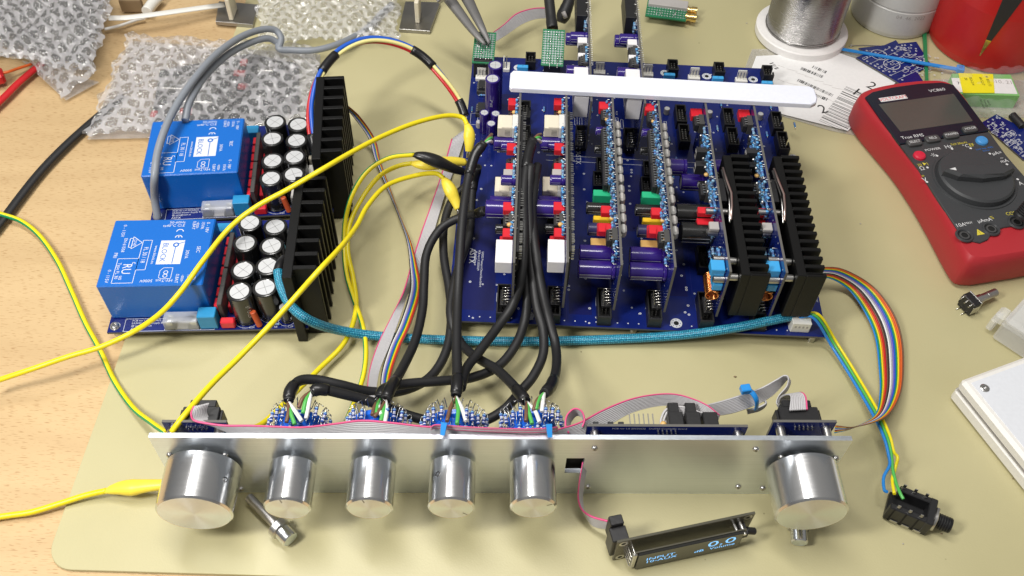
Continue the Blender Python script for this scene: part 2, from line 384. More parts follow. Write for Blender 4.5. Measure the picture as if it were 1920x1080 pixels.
    def mesh(s, name, org=(0, 0, 0)):
        me = bpy.data.meshes.new(name); o = Vector(org)
        me.from_pydata([tuple((v - o) * S) for v in s.v], [], s.f)
        for nme in s.names: me.materials.append(MATS[nme])
        me.polygons.foreach_set('material_index', s.m); me.polygons.foreach_set('use_smooth', s.sm)
        if any(u is not None for u in s.uv):
            ul = me.uv_layers.new(name='UVMap'); flat = []
            for f, u in zip(s.f, s.uv):
                for q in range(len(f)): flat += list(u[q]) if u else [0, 0]
            ul.data.foreach_set('uv', flat)
        me.update(); return me
    def build(s, name, parent=None, world=False):
        """child part; world=True when the vertices are in bench coordinates"""
        if world and parent is not None:
            root = parent
            while root.parent: root = root.parent
            inv = ORG[root.name]
            s.v = [inv @ v for v in s.v]
        o = bpy.data.objects.new(name, s.mesh(name)); COL.objects.link(o); o.parent = parent
        return o
    def single(s, name, label, cat, group=None, kind=None):
        n = len(s.v); zs = min(v.z for v in s.v)
        org = Vector((sum(v.x for v in s.v) / n, sum(v.y for v in s.v) / n, zs))
        o = bpy.data.objects.new(name, s.mesh(name, org)); COL.objects.link(o); o.location = org * S
        tag(o, label, cat, group, kind); ORG[o.name] = Matrix.Translation(-org); return o
STR2 = ['green_wire']
GL = {}
def glyphs(string, align):
    if (string, align) in GL: return GL[string, align]
    cu = bpy.data.curves.new('t', 'FONT'); cu.body = string; cu.align_x = align; cu.align_y = 'CENTER'; cu.size = 1.4; cu.resolution_u = 2
    ob = bpy.data.objects.new('t', cu); COL.objects.link(ob)
    dg = bpy.context.evaluated_depsgraph_get(); me = bpy.data.meshes.new_from_object(ob.evaluated_get(dg))
    r = ([(v.co.x, v.co.y) for v in me.vertices], [tuple(p.vertices) for p in me.polygons])
    bpy.data.objects.remove(ob); bpy.data.curves.remove(cu); bpy.data.meshes.remove(me)
    GL[string, align] = r; return r
def tag(o, label=None, cat=None, group=None, kind=None):
    if label: o['label'] = label
    if cat: o['category'] = cat
    if group: o['group'] = group
    if kind: o['kind'] = kind
    return o
def thing(name, label, cat, loc=(0, 0, 0), rz=0, group=None):
    o = bpy.data.objects.new(name, None); COL.objects.link(o); o.empty_display_size = .01
    o.location = Vector(loc) * S; o.rotation_euler = (0, 0, rz); tag(o, label, cat, group)
    ORG[o.name] = (Matrix.Translation(Vector(loc)) @ Matrix.Rotation(rz, 4, 'Z')).inverted(); return o
def inst(name, me, parent, loc=(0, 0, 0), rot=None, M=None, label=None):
    o = bpy.data.objects.new(name, me); COL.objects.link(o); o.parent = parent
    T = Matrix.Translation(Vector(loc) * S)
    if M is not None: T = T @ M
    if rot is not None: T = T @ Matrix.Rotation(rot, 4, 'Z')
    o.matrix_local = T
    if label: o['label'] = label
    return o
def copy_tree(o, parent=None):
    c = o.copy(); COL.objects.link(c); c.parent = parent
    for ch in list(o.children): copy_tree(ch, c)
    return c
def spline(pts, k=8):
    P = [Vector(p) for p in pts]; P = [P[0] * 2 - P[1]] + P + [P[-1] * 2 - P[-2]]; out = []
    for i in range(1, len(P) - 2):
        p0, p1, p2, p3 = P[i - 1:i + 3]
        for j in range(k):
            t = j / k
            out.append(.5 * ((2 * p1) + (p2 - p0) * t + (2 * p0 - 5 * p1 + 4 * p2 - p3) * t * t + (3 * p1 - p0 - 3 * p2 + p3) * t ** 3))
    out.append(P[-2]); return out
def px(pts, k=8): return spline([at(*p) for p in pts], k)
def frame(px0, px1, z):
    """rotation angle of the bench direction between two pixels"""
    a = at(*px0, z); b = at(*px1, z); return math.atan2(b.y - a.y, b.x - a.x)
RZ = lambda a: Matrix.Rotation(a, 4, 'Z')
def P2(x, y, z, a=0): return Matrix.Translation((x, y, z)) @ RZ(a)
# ================================================================== the bench
b = MB(); b.box(-1100, 1100, 60, 1400, -32, -2.6, 'beech_wood'); o = b.single('desk_top', 'pale beech wood bench top with fine dark grain flecks', 'desk', kind='structure')
if 'category' in o: del o['category']
# vinyl mat with a rounded corner at front left
m = MB(); c0 = at(92, 1040, 0); poly = []
A = Vector((-262.5, 760)); x0, y0 = -263.5, 199.6; R_ = 16
for i in range(9):
    an = math.pi + math.pi / 2 * i / 8; poly.append((x0 + R_ + R_ * math.cos(an), y0 + R_ + R_ * math.sin(an)))
poly += [(900, y0 + 11), (900, 1000), (-262, 1000)]
m.prism(poly, -2.5, 0, 'mat_vinyl', bev=.4)
m.single('desk_mat', 'large pale yellow vinyl desk mat under the circuit boards', 'mat')
mat('blob_pale', (.44, .43, .41), .45)
mat('spring_steel', (.72, .55, .50), .28, 1)
# ================================================================== electronic components, local z = away from the board
LIB = {}
def lib(key, fn):
    if key not in LIB: b = MB(); fn(b); LIB[key] = b.mesh(key.split('|')[0])
    return LIB[key]
def c_res(col='res_blue', L=6.2, r=1.15):
    def f(b):
        z = r + .4
        b.lathe((-L / 2, 0, z), (1, 0, 0), [(0, 0), (0, r * .7), (.5, r), (1.5, r), (1.8, r * .85), (L - 1.8, r * .85), (L - 1.5, r), (L - .5, r), (L, r * .7), (L, 0)], col, 8)
        for t, c in ((.9, 'band_dark'), (2.3, 'band_violet'), (3.1, 'band_dark'), (3.9, 'band_violet'), (5.2, 'band_dark')):
            rr = r * (1.03 if t < 1.6 or t > L - 1.6 else .89); b.lathe((-L / 2 + t - .22, 0, z), (1, 0, 0), [(0, rr), (.44, rr)], c, 8)
        for s_ in (-1, 1): b.tube([(s_ * L / 2, 0, z), (s_ * (L / 2 + 1.1), 0, z), (s_ * (L / 2 + 1.4), 0, z - .5), (s_ * (L / 2 + 1.4), 0, -.3)], .28, 'solder', 5, caps=False)
    return lib('resistor|%s%s%s' % (col, L, r), f)
def c_ecap(r, h, body='blacksleeve', txt=None, top='cap_top', gap=0, stripe=True, n=24):
    def f(b):
        rt = r * .75
        b.lathe((0, 0, gap), (0, 0, 1), [(0, 0), (0, r * .93), (.5, r), (1.7, r), (2.3, r * .93), (2.9, r), (h - .7, r), (h - .15, r * .95), (h, r * .88), (h, r * .8), (h - .25, rt)], body, n)
        b.disc(0, 0, gap + h - .22, rt, top, n)
        if stripe:
            for w in ((-.14, .14),):
                b.add([(r * 1.012 * math.cos(w[k] * 2), r * 1.012 * math.sin(w[k] * 2), gap + zz) for zz in (3.2, h - .9) for k in (0, 1)], [(0, 1, 3, 2)], 'cap_stripe')
        for q in (0, 1):
            b.line((-rt * .9 * (q == 0), -rt * .9 * (q == 1)), (rt * .9 * (q == 0), rt * .9 * (q == 1)), gap + h - .16, r * .028, 'cap_line')
        if txt:
            M = P2(0, 0, 0); M = Matrix.Translation((-r * .1, -r - .04, gap + h * .52)) @ Matrix.Rotation(math.pi / 2, 4, 'X') @ RZ(math.pi / 2)
            b.text(txt, M, r * .34, 'silk')
        for y in (-r * .35, r * .35): b.cyl((0, y, -.4), (0, y, gap + .3), .35, 'solder', 6)
    return lib('capacitor|%s%s%s%s' % (r, h, body, txt), f)
def c_film(lx, ly, h, m, txt=None):
    def f(b):
        b.box(-lx / 2, lx / 2, -ly / 2, ly / 2, .3, h, m, .45)
        for x in (-lx * .35, lx * .35): b.cyl((x, 0, -.4), (x, 0, .6), .3, 'solder', 5)
        if txt: b.text(txt, P2(0, 0, h + .03), min(ly * .3, 1.6), 'print_black')
    return lib('film|%s%s%s%s%s' % (lx, ly, h, m, txt), f)
def c_dip(n=4, w=6.4, socket=True):
    def f(b):
        L = n * 2.54
        z0 = 0
        if socket:
            b.box(-L / 2 - .3, L / 2 + .3, -w / 2 - 1.6, w / 2 + 1.6, .2, 4, 'socket_grey', .2); z0 = 3.6
        b.box(-L / 2, L / 2, -w / 2, w / 2, z0 + .6, z0 + 4, 'ic_black', .35)
        for i in range(n):
            x = -L / 2 + 1.27 + i * 2.54
            for s_ in (-1, 1):
                b.box(x - .65, x + .65, s_ * w / 2, s_ * (w / 2 + 1.1), z0 + 2.0, z0 + 2.5, 'solder'); b.box(x - .45, x + .45, s_ * (w / 2 + .8), s_ * (w / 2 + 1.1), z0 - .2, z0 + 2.1, 'solder')
        b.disc(-L / 2 + .5, 0, z0 + 4.03, .7, 'dark_inside', 8)
    return lib('dip|%d%s%s' % (n, w, socket), f)
def c_header(n=5, L=None, h=9, w=8.8):
    """shrouded two row pin header"""
    def f(b):
        l = L or n * 2.54 + 7.6
        b.box(-l / 2, l / 2, -w / 2, w / 2, 0, 2.2, 'black_plastic')
        b.box(-l / 2, -l / 2 + 1.2, -w / 2, w / 2, 2.2, h, 'black_plastic', .2); b.box(l / 2 - 1.2, l / 2, -w / 2, w / 2, 2.2, h, 'black_plastic', .2)
        b.box(-l / 2 + 1.2, l / 2 - 1.2, w / 2 - 1.1, w / 2, 2.2, h, 'black_plastic', .15)
        b.box(-l / 2 + 1.2, -2.2, -w / 2, -w / 2 + 1.1, 2.2, h, 'black_plastic', .15); b.box(2.2, l / 2 - 1.2, -w / 2, -w / 2 + 1.1, 2.2, h, 'black_plastic', .15)
        for i in range(n):
            for y in (-1.27, 1.27):
                x = (i - (n - 1) / 2) * 2.54; b.box(x - .32, x + .32, y - .32, y + .32, 2.2, h - 1.6, 'pin')
    return lib('header|%d%s%s%s' % (n, L, h, w), f)
def c_wpin(n=4):
    def f(b):
        l = n * 2.54
        b.box(-l / 2, l / 2, -2.8, 2.8, 0, 3.2, 'white_plastic', .25); b.box(-l / 2 + 1.2, l / 2 - 1.2, 2.0, 2.8, 3.2, 11, 'white_plastic', .3)
        for i in range(n):
            x = (i - (n - 1) / 2) * 2.54; b.box(x - .32, x + .32, -.32, .32, 3.2, 10.5, 'pin')
    return lib('wpin|%d' % n, f)
def c_plug():
    def f(b):      # beige wire housing plugged on its header; local x = across contacts, local z = away from the card
        b.box(-7.7, 7.7, -5, 4.8, 0, 4.2, 'white_plastic', .3)
        b.box(-7.4, 7.4, -4.6, 4.2, 4.2, 15, 'beige', .4); b.box(-5.6, 7.4, 4.2, 5.0, 4.2, 12, 'beige', .3)
        for i in range(4): b.box(7.4, 7.46, -2.6 + i * 1.3, -2.2 + i * 1.3, 5.5, 9.6, 'print_black')
        for i in range(4): b.box(-6.28, -6.1, -1.8 + i, -1.5 + i, 5.5, 8.6, 'print_black') if 0 else None
        for i in range(4):
            x = -3.8 + i * 2.54; b.box(x - .7, x + .7, -1.6, 1.2, 15, 15.06, 'socket_grey')
    return lib('plug', f)
def c_drop():
    def f(b): b.sphere((0, 0, 3.2), 1.9, 'tan_drop', 10, 6, (.9, .8, 1)); b.cyl((-.7, 0, -.3), (-.7, 0, 2), .25, 'solder', 5); b.cyl((.7, 0, -.3), (.7, 0, 2), .25, 'solder', 5)
    return lib('drop', f)
def c_relay(lx, ly, h, m='relay_white'):
    def f(b): b.box(-lx / 2, lx / 2, -ly / 2, ly / 2, .4, h, m, .35)
    return lib('relay|%s%s%s%s' % (lx, ly, h, m), f)
def c_coil(L=17, R=4.3):
    def f(b):
        t = 15; pts = []
        for i in range(t * 14 + 1):
            a = 2 * math.pi * i / 14; pts.append((-L / 2 + L * i / (t * 14), R * math.cos(a), R + .8 + R * math.sin(a)))
        b.tube(pts, .58, 'copper', 6)
        b.tube([pts[0], (-L / 2, R, 0)], .5, 'copper', 6); b.tube([pts[-1], (L / 2, R, 0)], .5, 'copper', 6)
    return lib('coil', f)
def c_spacer(L=11, r=2.6, hexa=True):
    def f(b): b.cyl((0, 0, 0), (0, 0, L), r, 'steel', 6 if hexa else 14, bev=.3)
    return lib('spacer|%s%s' % (L, hexa), f)
def c_trim():
    def f(b): b.box(-4.6, 4.6, -2.6, 2.6, 0, 9.5, 'ic_black', .3); b.box(-3.2, 3.2, -2.2, 2.2, 9.5, 9.7, 'relay_grey', .1); b.cyl((0, 0, 9.5), (0, 0, 9.9), 1.5, 'dark_inside', 10)
    return lib('trim', f)
def c_blob(c='relay_grey'):
    def f(b): b.box(-3.9, 3.9, -4, 4, .3, 4.6, c, 1.5)
    return lib('blob|' + c, f)
def c_screw(r=2.6):
    def f(b):
        b.lathe((0, 0, 0), (0, 0, 1), [(0, r + .9), (.4, r + .9), (.4, r), (1.9, r), (2.3, r * .8), (2.3, r * .5), (1.2, r * .5), (1.2, 0)], 'steel', 14)
    return lib('screw|%s' % r, f)

# ================================================================== big controller board lying on the mat
BX, BY, BR, BW, BD, BZ = -44.1, 379.4, -.0070, 261.1, 289.5, 12.0
mb = thing('main_board', 'big dark blue circuit board carrying a row of upright cards', 'circuit board', (BX, BY, 0), BR)
MI = ORG[mb.name]
def ml(pxx, pyy, z=BZ): return MI @ at(pxx, pyy, z)
b = MB(); b.box(0, BW, 0, BD, BZ - 1.7, BZ - .02, 'pcb_edge'); b.box(.0, BW, .0, BD, BZ - .02, BZ, 'pcb_blue')
zt = BZ + .05
# darker copper areas and long traces under the varnish
random.seed(3)
mat('pcb_trace', (.018, .022, .17), .2); mat('pcb_blue_b', (.009, .012, .09), .24)
for (q, w_, y_, d_) in ((6, 26, 10, 90), (48, 20, 60, 120), (84, 16, 10, 60), (118, 22, 90, 60), (12, 30, 180, 60), (150, 18, 30, 110), (190, 30, 120, 60), (215, 30, 20, 80)):
    b.box(q, q + w_, y_, y_ + d_, BZ, BZ + .02, 'pcb_blue_b')
for k in range(26):
    x = 10 + random.random() * 240; y = random.random() * 200; b.box(x, x + .35, y, y + 20 + random.random() * 60, BZ, BZ + .03, 'pcb_trace')
for k in range(330):
    if k < 200:
        gx = 3 + random.randrange(51) * 5.0; gy = 3 + random.randrange(57) * 5.0; r = .75
    else:
        col_ = random.choice([14, 49, 60, 84, 96, 120, 131, 156, 165, 190, 226, 240]); gx = col_ + random.choice([0, 2.54]); gy = 6 + random.random() * 270; r = .95
    if gx < BW - 2: b.ring(gx, gy, zt, r * .45, r, 'silk', 8)
for i in range(34): b.disc(8 + i * 7.3, 4.2, zt, .55, 'silk', 6)
for p in ((990, 592), (1268, 606), (1290, 345), (1487, 296), (1247, 137), (1325, 143), (972, 127), (1412, 149)):
    q = ml(*p); b.ring(q.x, q.y, zt + .01, 1.7, 4.1, 'silk', 20); b.disc(q.x, q.y, zt + .02, 1.8, 'dark_inside', 14)
    for j in range(8): b.disc(q.x + 2.9 * math.cos(j * .785), q.y + 2.9 * math.sin(j * .785), zt + .03, .35, 'pcb_blue', 6)
D_ = -math.pi / 2
q = ml(893, 480); b.text('ASTX', P2(q.x - 3, q.y, zt, D_), 4.2, 'silk'); 
for t_, dx in (('SA2022 Preamp 6 Channel Base Board', 4.5), ('PCB rev 1.0 20220209', 2), ('@ astx@astx.at', -.3)): b.text(t_, P2(q.x + dx, q.y - (12 if len(t_) > 22 else 4 if len(t_) > 16 else 2), zt, D_), 1.5, 'silk')
q = ml(1084, 296); b.text('ASTX', P2(q.x, q.y, zt, D_), 4.2, 'silk')
for x_ in (26.5, 61, 96, 131, 166, 201, 236):
    b.text('JP%d' % (x_ // 30 + 1), P2(x_ + 9, 15, zt, 0), 1.4, 'silk'); b.rect(x_ + 7, x_ + 11, 18, 26, zt, .35, 'silk'); b.ring(x_ + 9, 20, zt, .6, 1.2, 'silk', 8); b.ring(x_ + 9, 24, zt, .6, 1.2, 'silk', 8)
for y_ in (152, 158):
    b.line((66, y_ + 10), (224, y_ + 8), zt, .35, 'silk')
for x_ in (90, 124, 160, 196): b.text('R%d' % x_, P2(x_, 222, zt, D_), 1.5, 'silk'); b.rect(x_ - 1, x_ + 1, 205, 216, zt, .3, 'silk'); b.rect(x_ + 3, x_ + 5, 203, 214, zt, .3, 'silk')
b.rect(3, 9, 200, 214, zt, .3, 'silk'); b.rect(12, 24, 196, 212, zt, .3, 'silk')
q = ml(1527, 563); b.text('Channel out', P2(q.x + 2, q.y + 4, zt, D_), 1.6, 'silk'); b.text('power in', P2(q.x - 1, q.y + 4, zt, D_), 1.4, 'silk'); q = ml(1500, 612); b.rect(q.x - 8, q.x + 6, q.y - 3, q.y + 12, zt, .4, 'silk')
b.build('printed_board', mb)
for (x, y) in ((6, 6), (BW - 7, 6), (6, BD - 6), (BW - 6, BD - 6), (130, 7), (130, BD - 7)):
    b = MB(); b.cyl((x, y, 0), (x, y, BZ - 1.7), 3, 'steel', 6); b.build('standoff', mb)
def mput(name, me, p, z=BZ, rot=0, zb=None):
    q = ml(p[0], p[1], z if zb is None else zb); return inst(name, me, mb, (q.x, q.y, BZ), rot=rot)
Q = math.pi / 2
for p in ((1090, 252), (1180, 257), (985, 205), (985, 252), (1277, 213), (1283, 250), (1366, 219), (1374, 256), (1457, 226), (1468, 264), (1320, 482)): mput('pin_header', c_header(5, 21), p, zb=20, rot=Q)
for p in ((995, 108), (1262, 122), (1349, 127), (1440, 133)): mput('pin_header', c_header(3, 14), p, zb=20, rot=Q)
CARDX = [-.2, 34.3, 69, 103.5, 138.8, 175]
for i, x in enumerate(CARDX):      # sockets the cards stand in
    q = MI @ Vector((x - 5.2, 393, 0)); inst('pin_header', c_header(5, 26, 9.5, 9.5), mb, (q.x, q.y, BZ), rot=Q)
    q = MI @ Vector((x - 5.2, 478, 0)); inst('pin_header', c_header(5, 24, 9.5, 9.5), mb, (q.x, q.y, BZ), rot=Q)
for p in ((903, 137), (1125, 127), (1215, 131), (1303, 137), (1392, 142)): mput('connector', c_wpin(4), p, zb=19)
mput('connector', c_wpin(4), (950, 118), zb=18, rot=Q)
for p in ((980, 127), (1255, 142), (1346, 148), (1438, 157)): mput('film_capacitor', c_film(9.5, 3.6, 8, 'sky_cap', 'µF'), p, zb=18)
q = MI @ Vector((-20.2, 603, 0)); inst('capacitor', c_ecap(5.9, 43, 'purple', '330 µF'), mb, (q.x, q.y, BZ))
q = MI @ Vector((-21.7, 586, 0)); inst('capacitor', c_ecap(5.9, 43, 'purple', '330 µF'), mb, (q.x, q.y, BZ))
for (x, y) in ((-27.5, 572), (-18.5, 571.5), (-21.5, 559.5)):
    q = MI @ Vector((x, y, 0)); inst('capacitor', c_ecap(3.9, 20, 'purple', None), mb, (q.x, q.y, BZ))
for p in ((905, 158), (903, 200)): mput('chip', c_dip(4, 6.4), p, zb=19, rot=Q)
for p in ((905, 179), (921, 220), (930, 222), (1076, 215), (885, 205)): mput('resistor', c_res('res_blue', 5, .9), p, zb=13, rot=Q if p[0] != 905 else 0)
rr_ = random.Random(31)
for (x, y) in ((1278, 185), (1255, 262), (1268, 300), (1262, 330), (1445, 200), (1438, 252), (1352, 196), (1345, 240), (1490, 235), (1110, 205), (1198, 208), (1020, 205), (1022, 250)): mput('resistor', c_res(rr_.choice(('res_blue', 'res_pale')), 5, .9), (x, y), zb=13, rot=Q + rr_.uniform(-.02, .02))
for (x, y) in ((1128, 308), (1216, 315), (1122, 335), (1212, 345)): mput('pin_header', c_header(4, 16, 8.5, 8), (x, y), zb=20, rot=Q)
for (x, y) in ((1330, 214), (1425, 218), (898, 233), (1250, 208)): mput('capacitor', c_ecap(2.4, 6, 'relay_grey', None, stripe=False), (x, y), zb=15)
b = MB(); q = ml(1499, 606, 16); b.box(q.x - 6.5, q.x + 6.5, q.y - 5, q.y + 5, BZ, 22, 'white_plastic', .5)
for i in range(4): b.box(q.x - 4.5 + i * 2.6, q.x - 3.2 + i * 2.6, q.y - 5.1, q.y - 4.2, 17, 19, 'relay_grey')
b.build('power_connector', mb)

# ================================================================== upright cards
CZ0, CZ1, CL, CT = 22, 70, 167, 1.6
def card_board(root, L=CL, pads=True, z1=CZ1, side_text='PCB rev'):
    b = MB(); b.box(0, CT, 0, L, CZ0, z1, 'pcb_edge', 0)
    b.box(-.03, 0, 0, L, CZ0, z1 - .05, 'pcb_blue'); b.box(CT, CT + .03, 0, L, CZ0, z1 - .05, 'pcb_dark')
    if pads:
        for i in range(170):
            y = 3 + random.random() * (L - 6); z = CZ0 + 3 + random.random() * (z1 - CZ0 - 5)
            b.box(CT + .03, CT + .9, y - .35, y + .35, z - .35, z + .35, 'solder')
    for i in range(40):
        y = 3 + random.random() * (L - 6); z = CZ0 + 3 + random.random() * (z1 - CZ0 - 5)
        b.add([(-.07, y + .6 * math.cos(a), z + .6 * math.sin(a)) for a in (0, 1, 2.1, 3.1, 4.2, 5.2)][::-1], [(0, 1, 2, 3, 4, 5)], 'silk')
    return b.build('printed_board', root)
# component frame on the left face of a card: local x -> towards the camera, local y -> up, local z -> left
MC = Matrix(((0, 0, -1, 0), (-1, 0, 0, 0), (0, 1, 0, 0), (0, 0, 0, 1)))
def cput(root, name, me, y, z, rot=0, x=0, label=None): return inst(name, me, root, (x, y, z), rot=rot, M=MC, label=label)
def edge_pins(root, y=8, n=5):
    b = MB()
    for i in range(n):
        for k in (0, 1):
            yy = y + (i - (n - 1) / 2) * 2.54 ; h = 3 + k * 2.6
            b.tube([(-.2, yy, CZ0 + h), (-3.6 - k * 2.5, yy, CZ0 + h), (-3.6 - k * 2.5, yy, CZ0 - 4)], .35, 'pin', 5)
    b.box(-7.6, -1.6, y - n * 1.35, y + n * 1.35, CZ0 - 1, CZ0 + 1.2, 'black_plastic'); b.build('pin_row', root)
def res_cluster(root, y0, y1, z0, z1, n, rnd, cols=('res_blue', 'res_blue', 'res_pale')):
    for i in range(n):
        y = y0 + (y1 - y0) * (i + .5) / n + rnd.uniform(-.6, .6); z = rnd.uniform(z0, z1)
        cput(root, 'resistor', c_res(rnd.choice(cols), 6.2, 1.15), y, z, rot=rnd.choice((Q, Q, 0)))
# ---- input card (two of them, with the black cables)
def input_card():
    r = thing('input_card', 'input', 'circuit board'); rnd = random.Random(11)
    card_board(r); edge_pins(r, 8); edge_pins(r, 92, 6)
    cput(r, 'relay', c_relay(20, 11, 11.5), 17, 56)
    cput(r, 'film_capacitor', c_film(8, 6, 7.5, 'red_cap'), 34, 58); cput(r, 'film_capacitor', c_film(8, 6, 9.5, 'red_cap'), 41, 42)
    cput(r, 'tantalum_bead', c_drop(), 40, 62); cput(r, 'chip', c_dip(4, 6.4), 46, 57); cput(r, 'film_capacitor', c_film(8, 5, 8, 'red_cap'), 55, 62)
    cput(r, 'capacitor', c_ecap(3.6, 13, 'blacksleeve', '220'), 52, 44)
    cput(r, 'capacitor', c_ecap(6.6, 20.5, 'purple', '100 µF'), 67, 48); cput(r, 'capacitor', c_ecap(5.8, 18, 'purple', '100 µF'), 80, 40); cput(r, 'capacitor', c_ecap(3.8, 10.5, 'purple', None), 83, 61)
    cput(r, 'connector', c_plug(), 94, 42); 
    cput(r, 'film_capacitor', c_film(8, 6, 7.5, 'red_cap'), 101, 54); cput(r, 'chip', c_dip(4, 6.4), 108, 50); cput(r, 'film_capacitor', c_film(8, 5.5, 7.5, 'red_cap'), 116, 60)
    cput(r, 'capacitor', c_ecap(3.5, 12, 'purple', '10u 50v'), 125, 54, ); cput(r, 'capacitor', c_ecap(5.4, 17.5, 'purple', '220 µF 35V'), 132, 50)
    cput(r, 'connector', c_plug(), 141, 44); cput(r, 'connector', c_plug(), 141, 60)
    cput(r, 'tantalum_bead', c_drop(), 154, 62); cput(r, 'chip', c_dip(4, 6.4), 158, 55); cput(r, 'film_capacitor', c_film(8, 6, 8, 'red_cap'), 163, 62)
    b = MB(); b.box(CT + .04, CT + 2.2, 12, 150, 30, 67, 'ic_black', .3)  # dark slab put in for the shade behind the pin tails
    for k in range(62):
        for zz in (66, 62, 57): b.box(CT + 2.2, CT + 4.2, 14 + k * 2.2, 14.7 + k * 2.2, zz, zz + .7, 'solder') if (k * 7 + zz) % 5 else None
    b.build('pin_tails', r)
    res_cluster(r, 30, 36, 61, 66, 2, rnd); res_cluster(r, 36, 60, 50, 66, 10, rnd); res_cluster(r, 60, 100, 54, 66, 8, rnd); res_cluster(r, 100, 164, 52, 66, 14, rnd); cput(r, 'capacitor', c_ecap(3.2, 9, 'purple', None), 150, 44); cput(r, 'film_capacitor', c_film(7, 4, 9, 'relay_grey'), 90, 60)
    cput(r, 'film_capacitor', c_film(12, 8, 8, 'socket_grey'), 112, 40)
    res_cluster(r, 50, 66, 62, 66, 3, rnd); res_cluster(r, 84, 98, 64, 67, 3, rnd); res_cluster(r, 118, 136, 64, 67, 2, rnd); res_cluster(r, 150, 164, 65, 67, 3, rnd)
    return r
ic = input_card(); ic.location = Vector((CARDX[0], 384.5, 0)) * S; tag(ic, 'leftmost upright card, white relay in front and black cables plugged beside its edge', 'circuit board', 'upright cards in a row on the big board')
ic2 = copy_tree(ic); ic2.location = Vector((CARDX[1], 386.5, 0)) * S; ic2['label'] = 'second upright card from the left, white relay showing between two black cables'
# ---- volume card (resistor ladder, four blue rows)
def ladder_card():
    r = thing('resistor_card', 'x', 'circuit board'); rnd = random.Random(5)
    card_board(r); edge_pins(r, 9)
    cput(r, 'capacitor', c_ecap(6.2, 25, 'purple', '1000 µF'), 17, 44); cput(r, 'capacitor', c_ecap(6.2, 24, 'purple', '1000 µF'), 31, 44)
    cput(r, 'crystal', c_film(11, 3, 16, 'tan_drop'), 39, 44)
    cput(r, 'chip', c_dip(4, 6.4), 29, 63); cput(r, 'film_capacitor', c_film(8, 6, 7.5, 'red_cap'), 37, 61); cput(r, 'film_capacitor', c_film(8, 5, 12, 'red_cap'), 43, 56); cput(r, 'film_capacitor', c_film(8, 5, 12, 'red_cap'), 48, 50)
    cput(r, 'tantalum_bead', c_drop(), 28, 65); cput(r, 'tantalum_bead', c_drop(), 46, 64)
    cput(r, 'capacitor', c_ecap(4.6, 18, 'navy_sleeve', None), 52, 46); cput(r, 'film_capacitor', c_film(4, 7, 14, 'yellow_cap'), 60, 46)
    cput(r, 'capacitor', c_ecap(4.4, 19, 'blacksleeve', '220 µF'), 68, 50)
    cput(r, 'film_capacitor', c_film(6, 8, 14, 'green_cap', '5'), 80, 50)
    cput(r, 'chip', c_dip(9, 6.4), 92, 58, ); cput(r, 'chip', c_dip(14, 6.4), 122, 58)
    cput(r, 'film_capacitor', c_film(8, 6, 9, 'red_cap'), 159, 64); cput(r, 'chip', c_dip(4, 6.4), 150, 62); cput(r, 'tantalum_bead', c_drop(), 145, 65)
    for y, z in ((100, 40), (112, 40), (86, 38)): cput(r, 'chip', c_dip(3, 6.4, False), y, z)
    cput(r, 'capacitor', c_ecap(3.2, 11, 'purple', None), 142, 56); cput(r, 'capacitor', c_ecap(3.2, 11, 'blacksleeve', None), 135, 44); cput(r, 'film_capacitor', c_film(7, 5, 10, 'red_cap'), 56, 60)
    n = 0
    for y in range(88):
        yy = 10 + y * 1.74 if y < 88 else 0
        if 24 < yy < 30: continue
        if yy < 22 and y % 2: continue
        cput(r, 'resistor', c_res(rnd.choice(('res_blue', 'res_pale', 'res_blue')), 5.2, 1.05), min(yy + rnd.uniform(-.5, .5), 162), 66.5 if y % 2 else 64.2 - rnd.random() * 1.6, rot=rnd.choice((0, Q, 0)) , x=-1.0 - rnd.random() * 1.6 if y % 3 == 0 else 0)
    for k in range(12):
        if 1: inst('relay', c_blob(('blob_pale', 'relay_grey')[k % 2]), r, (CT, 36 + k * 9.3 + rnd.uniform(-.5, .5), 63.4 + rnd.uniform(-.7, .6) + .5 * (k % 2)), M=Matrix(((0, 0, 1, 0), (1, 0, 0, 0), (0, 1, 0, 0), (0, 0, 0, 1))))
    return r
lc = ladder_card(); lc.location = Vector((CARDX[2], 386, 0)) * S; tag(lc, 'upright card lined with pale blue resistors, nearer the black cables than its twin', 'circuit board', 'upright cards in a row on the big board')
lc2 = copy_tree(lc); lc2.location = Vector((CARDX[3], 386, 0)) * S; lc2['label'] = 'upright card lined with pale blue resistors, beside the cards with heatsinks'
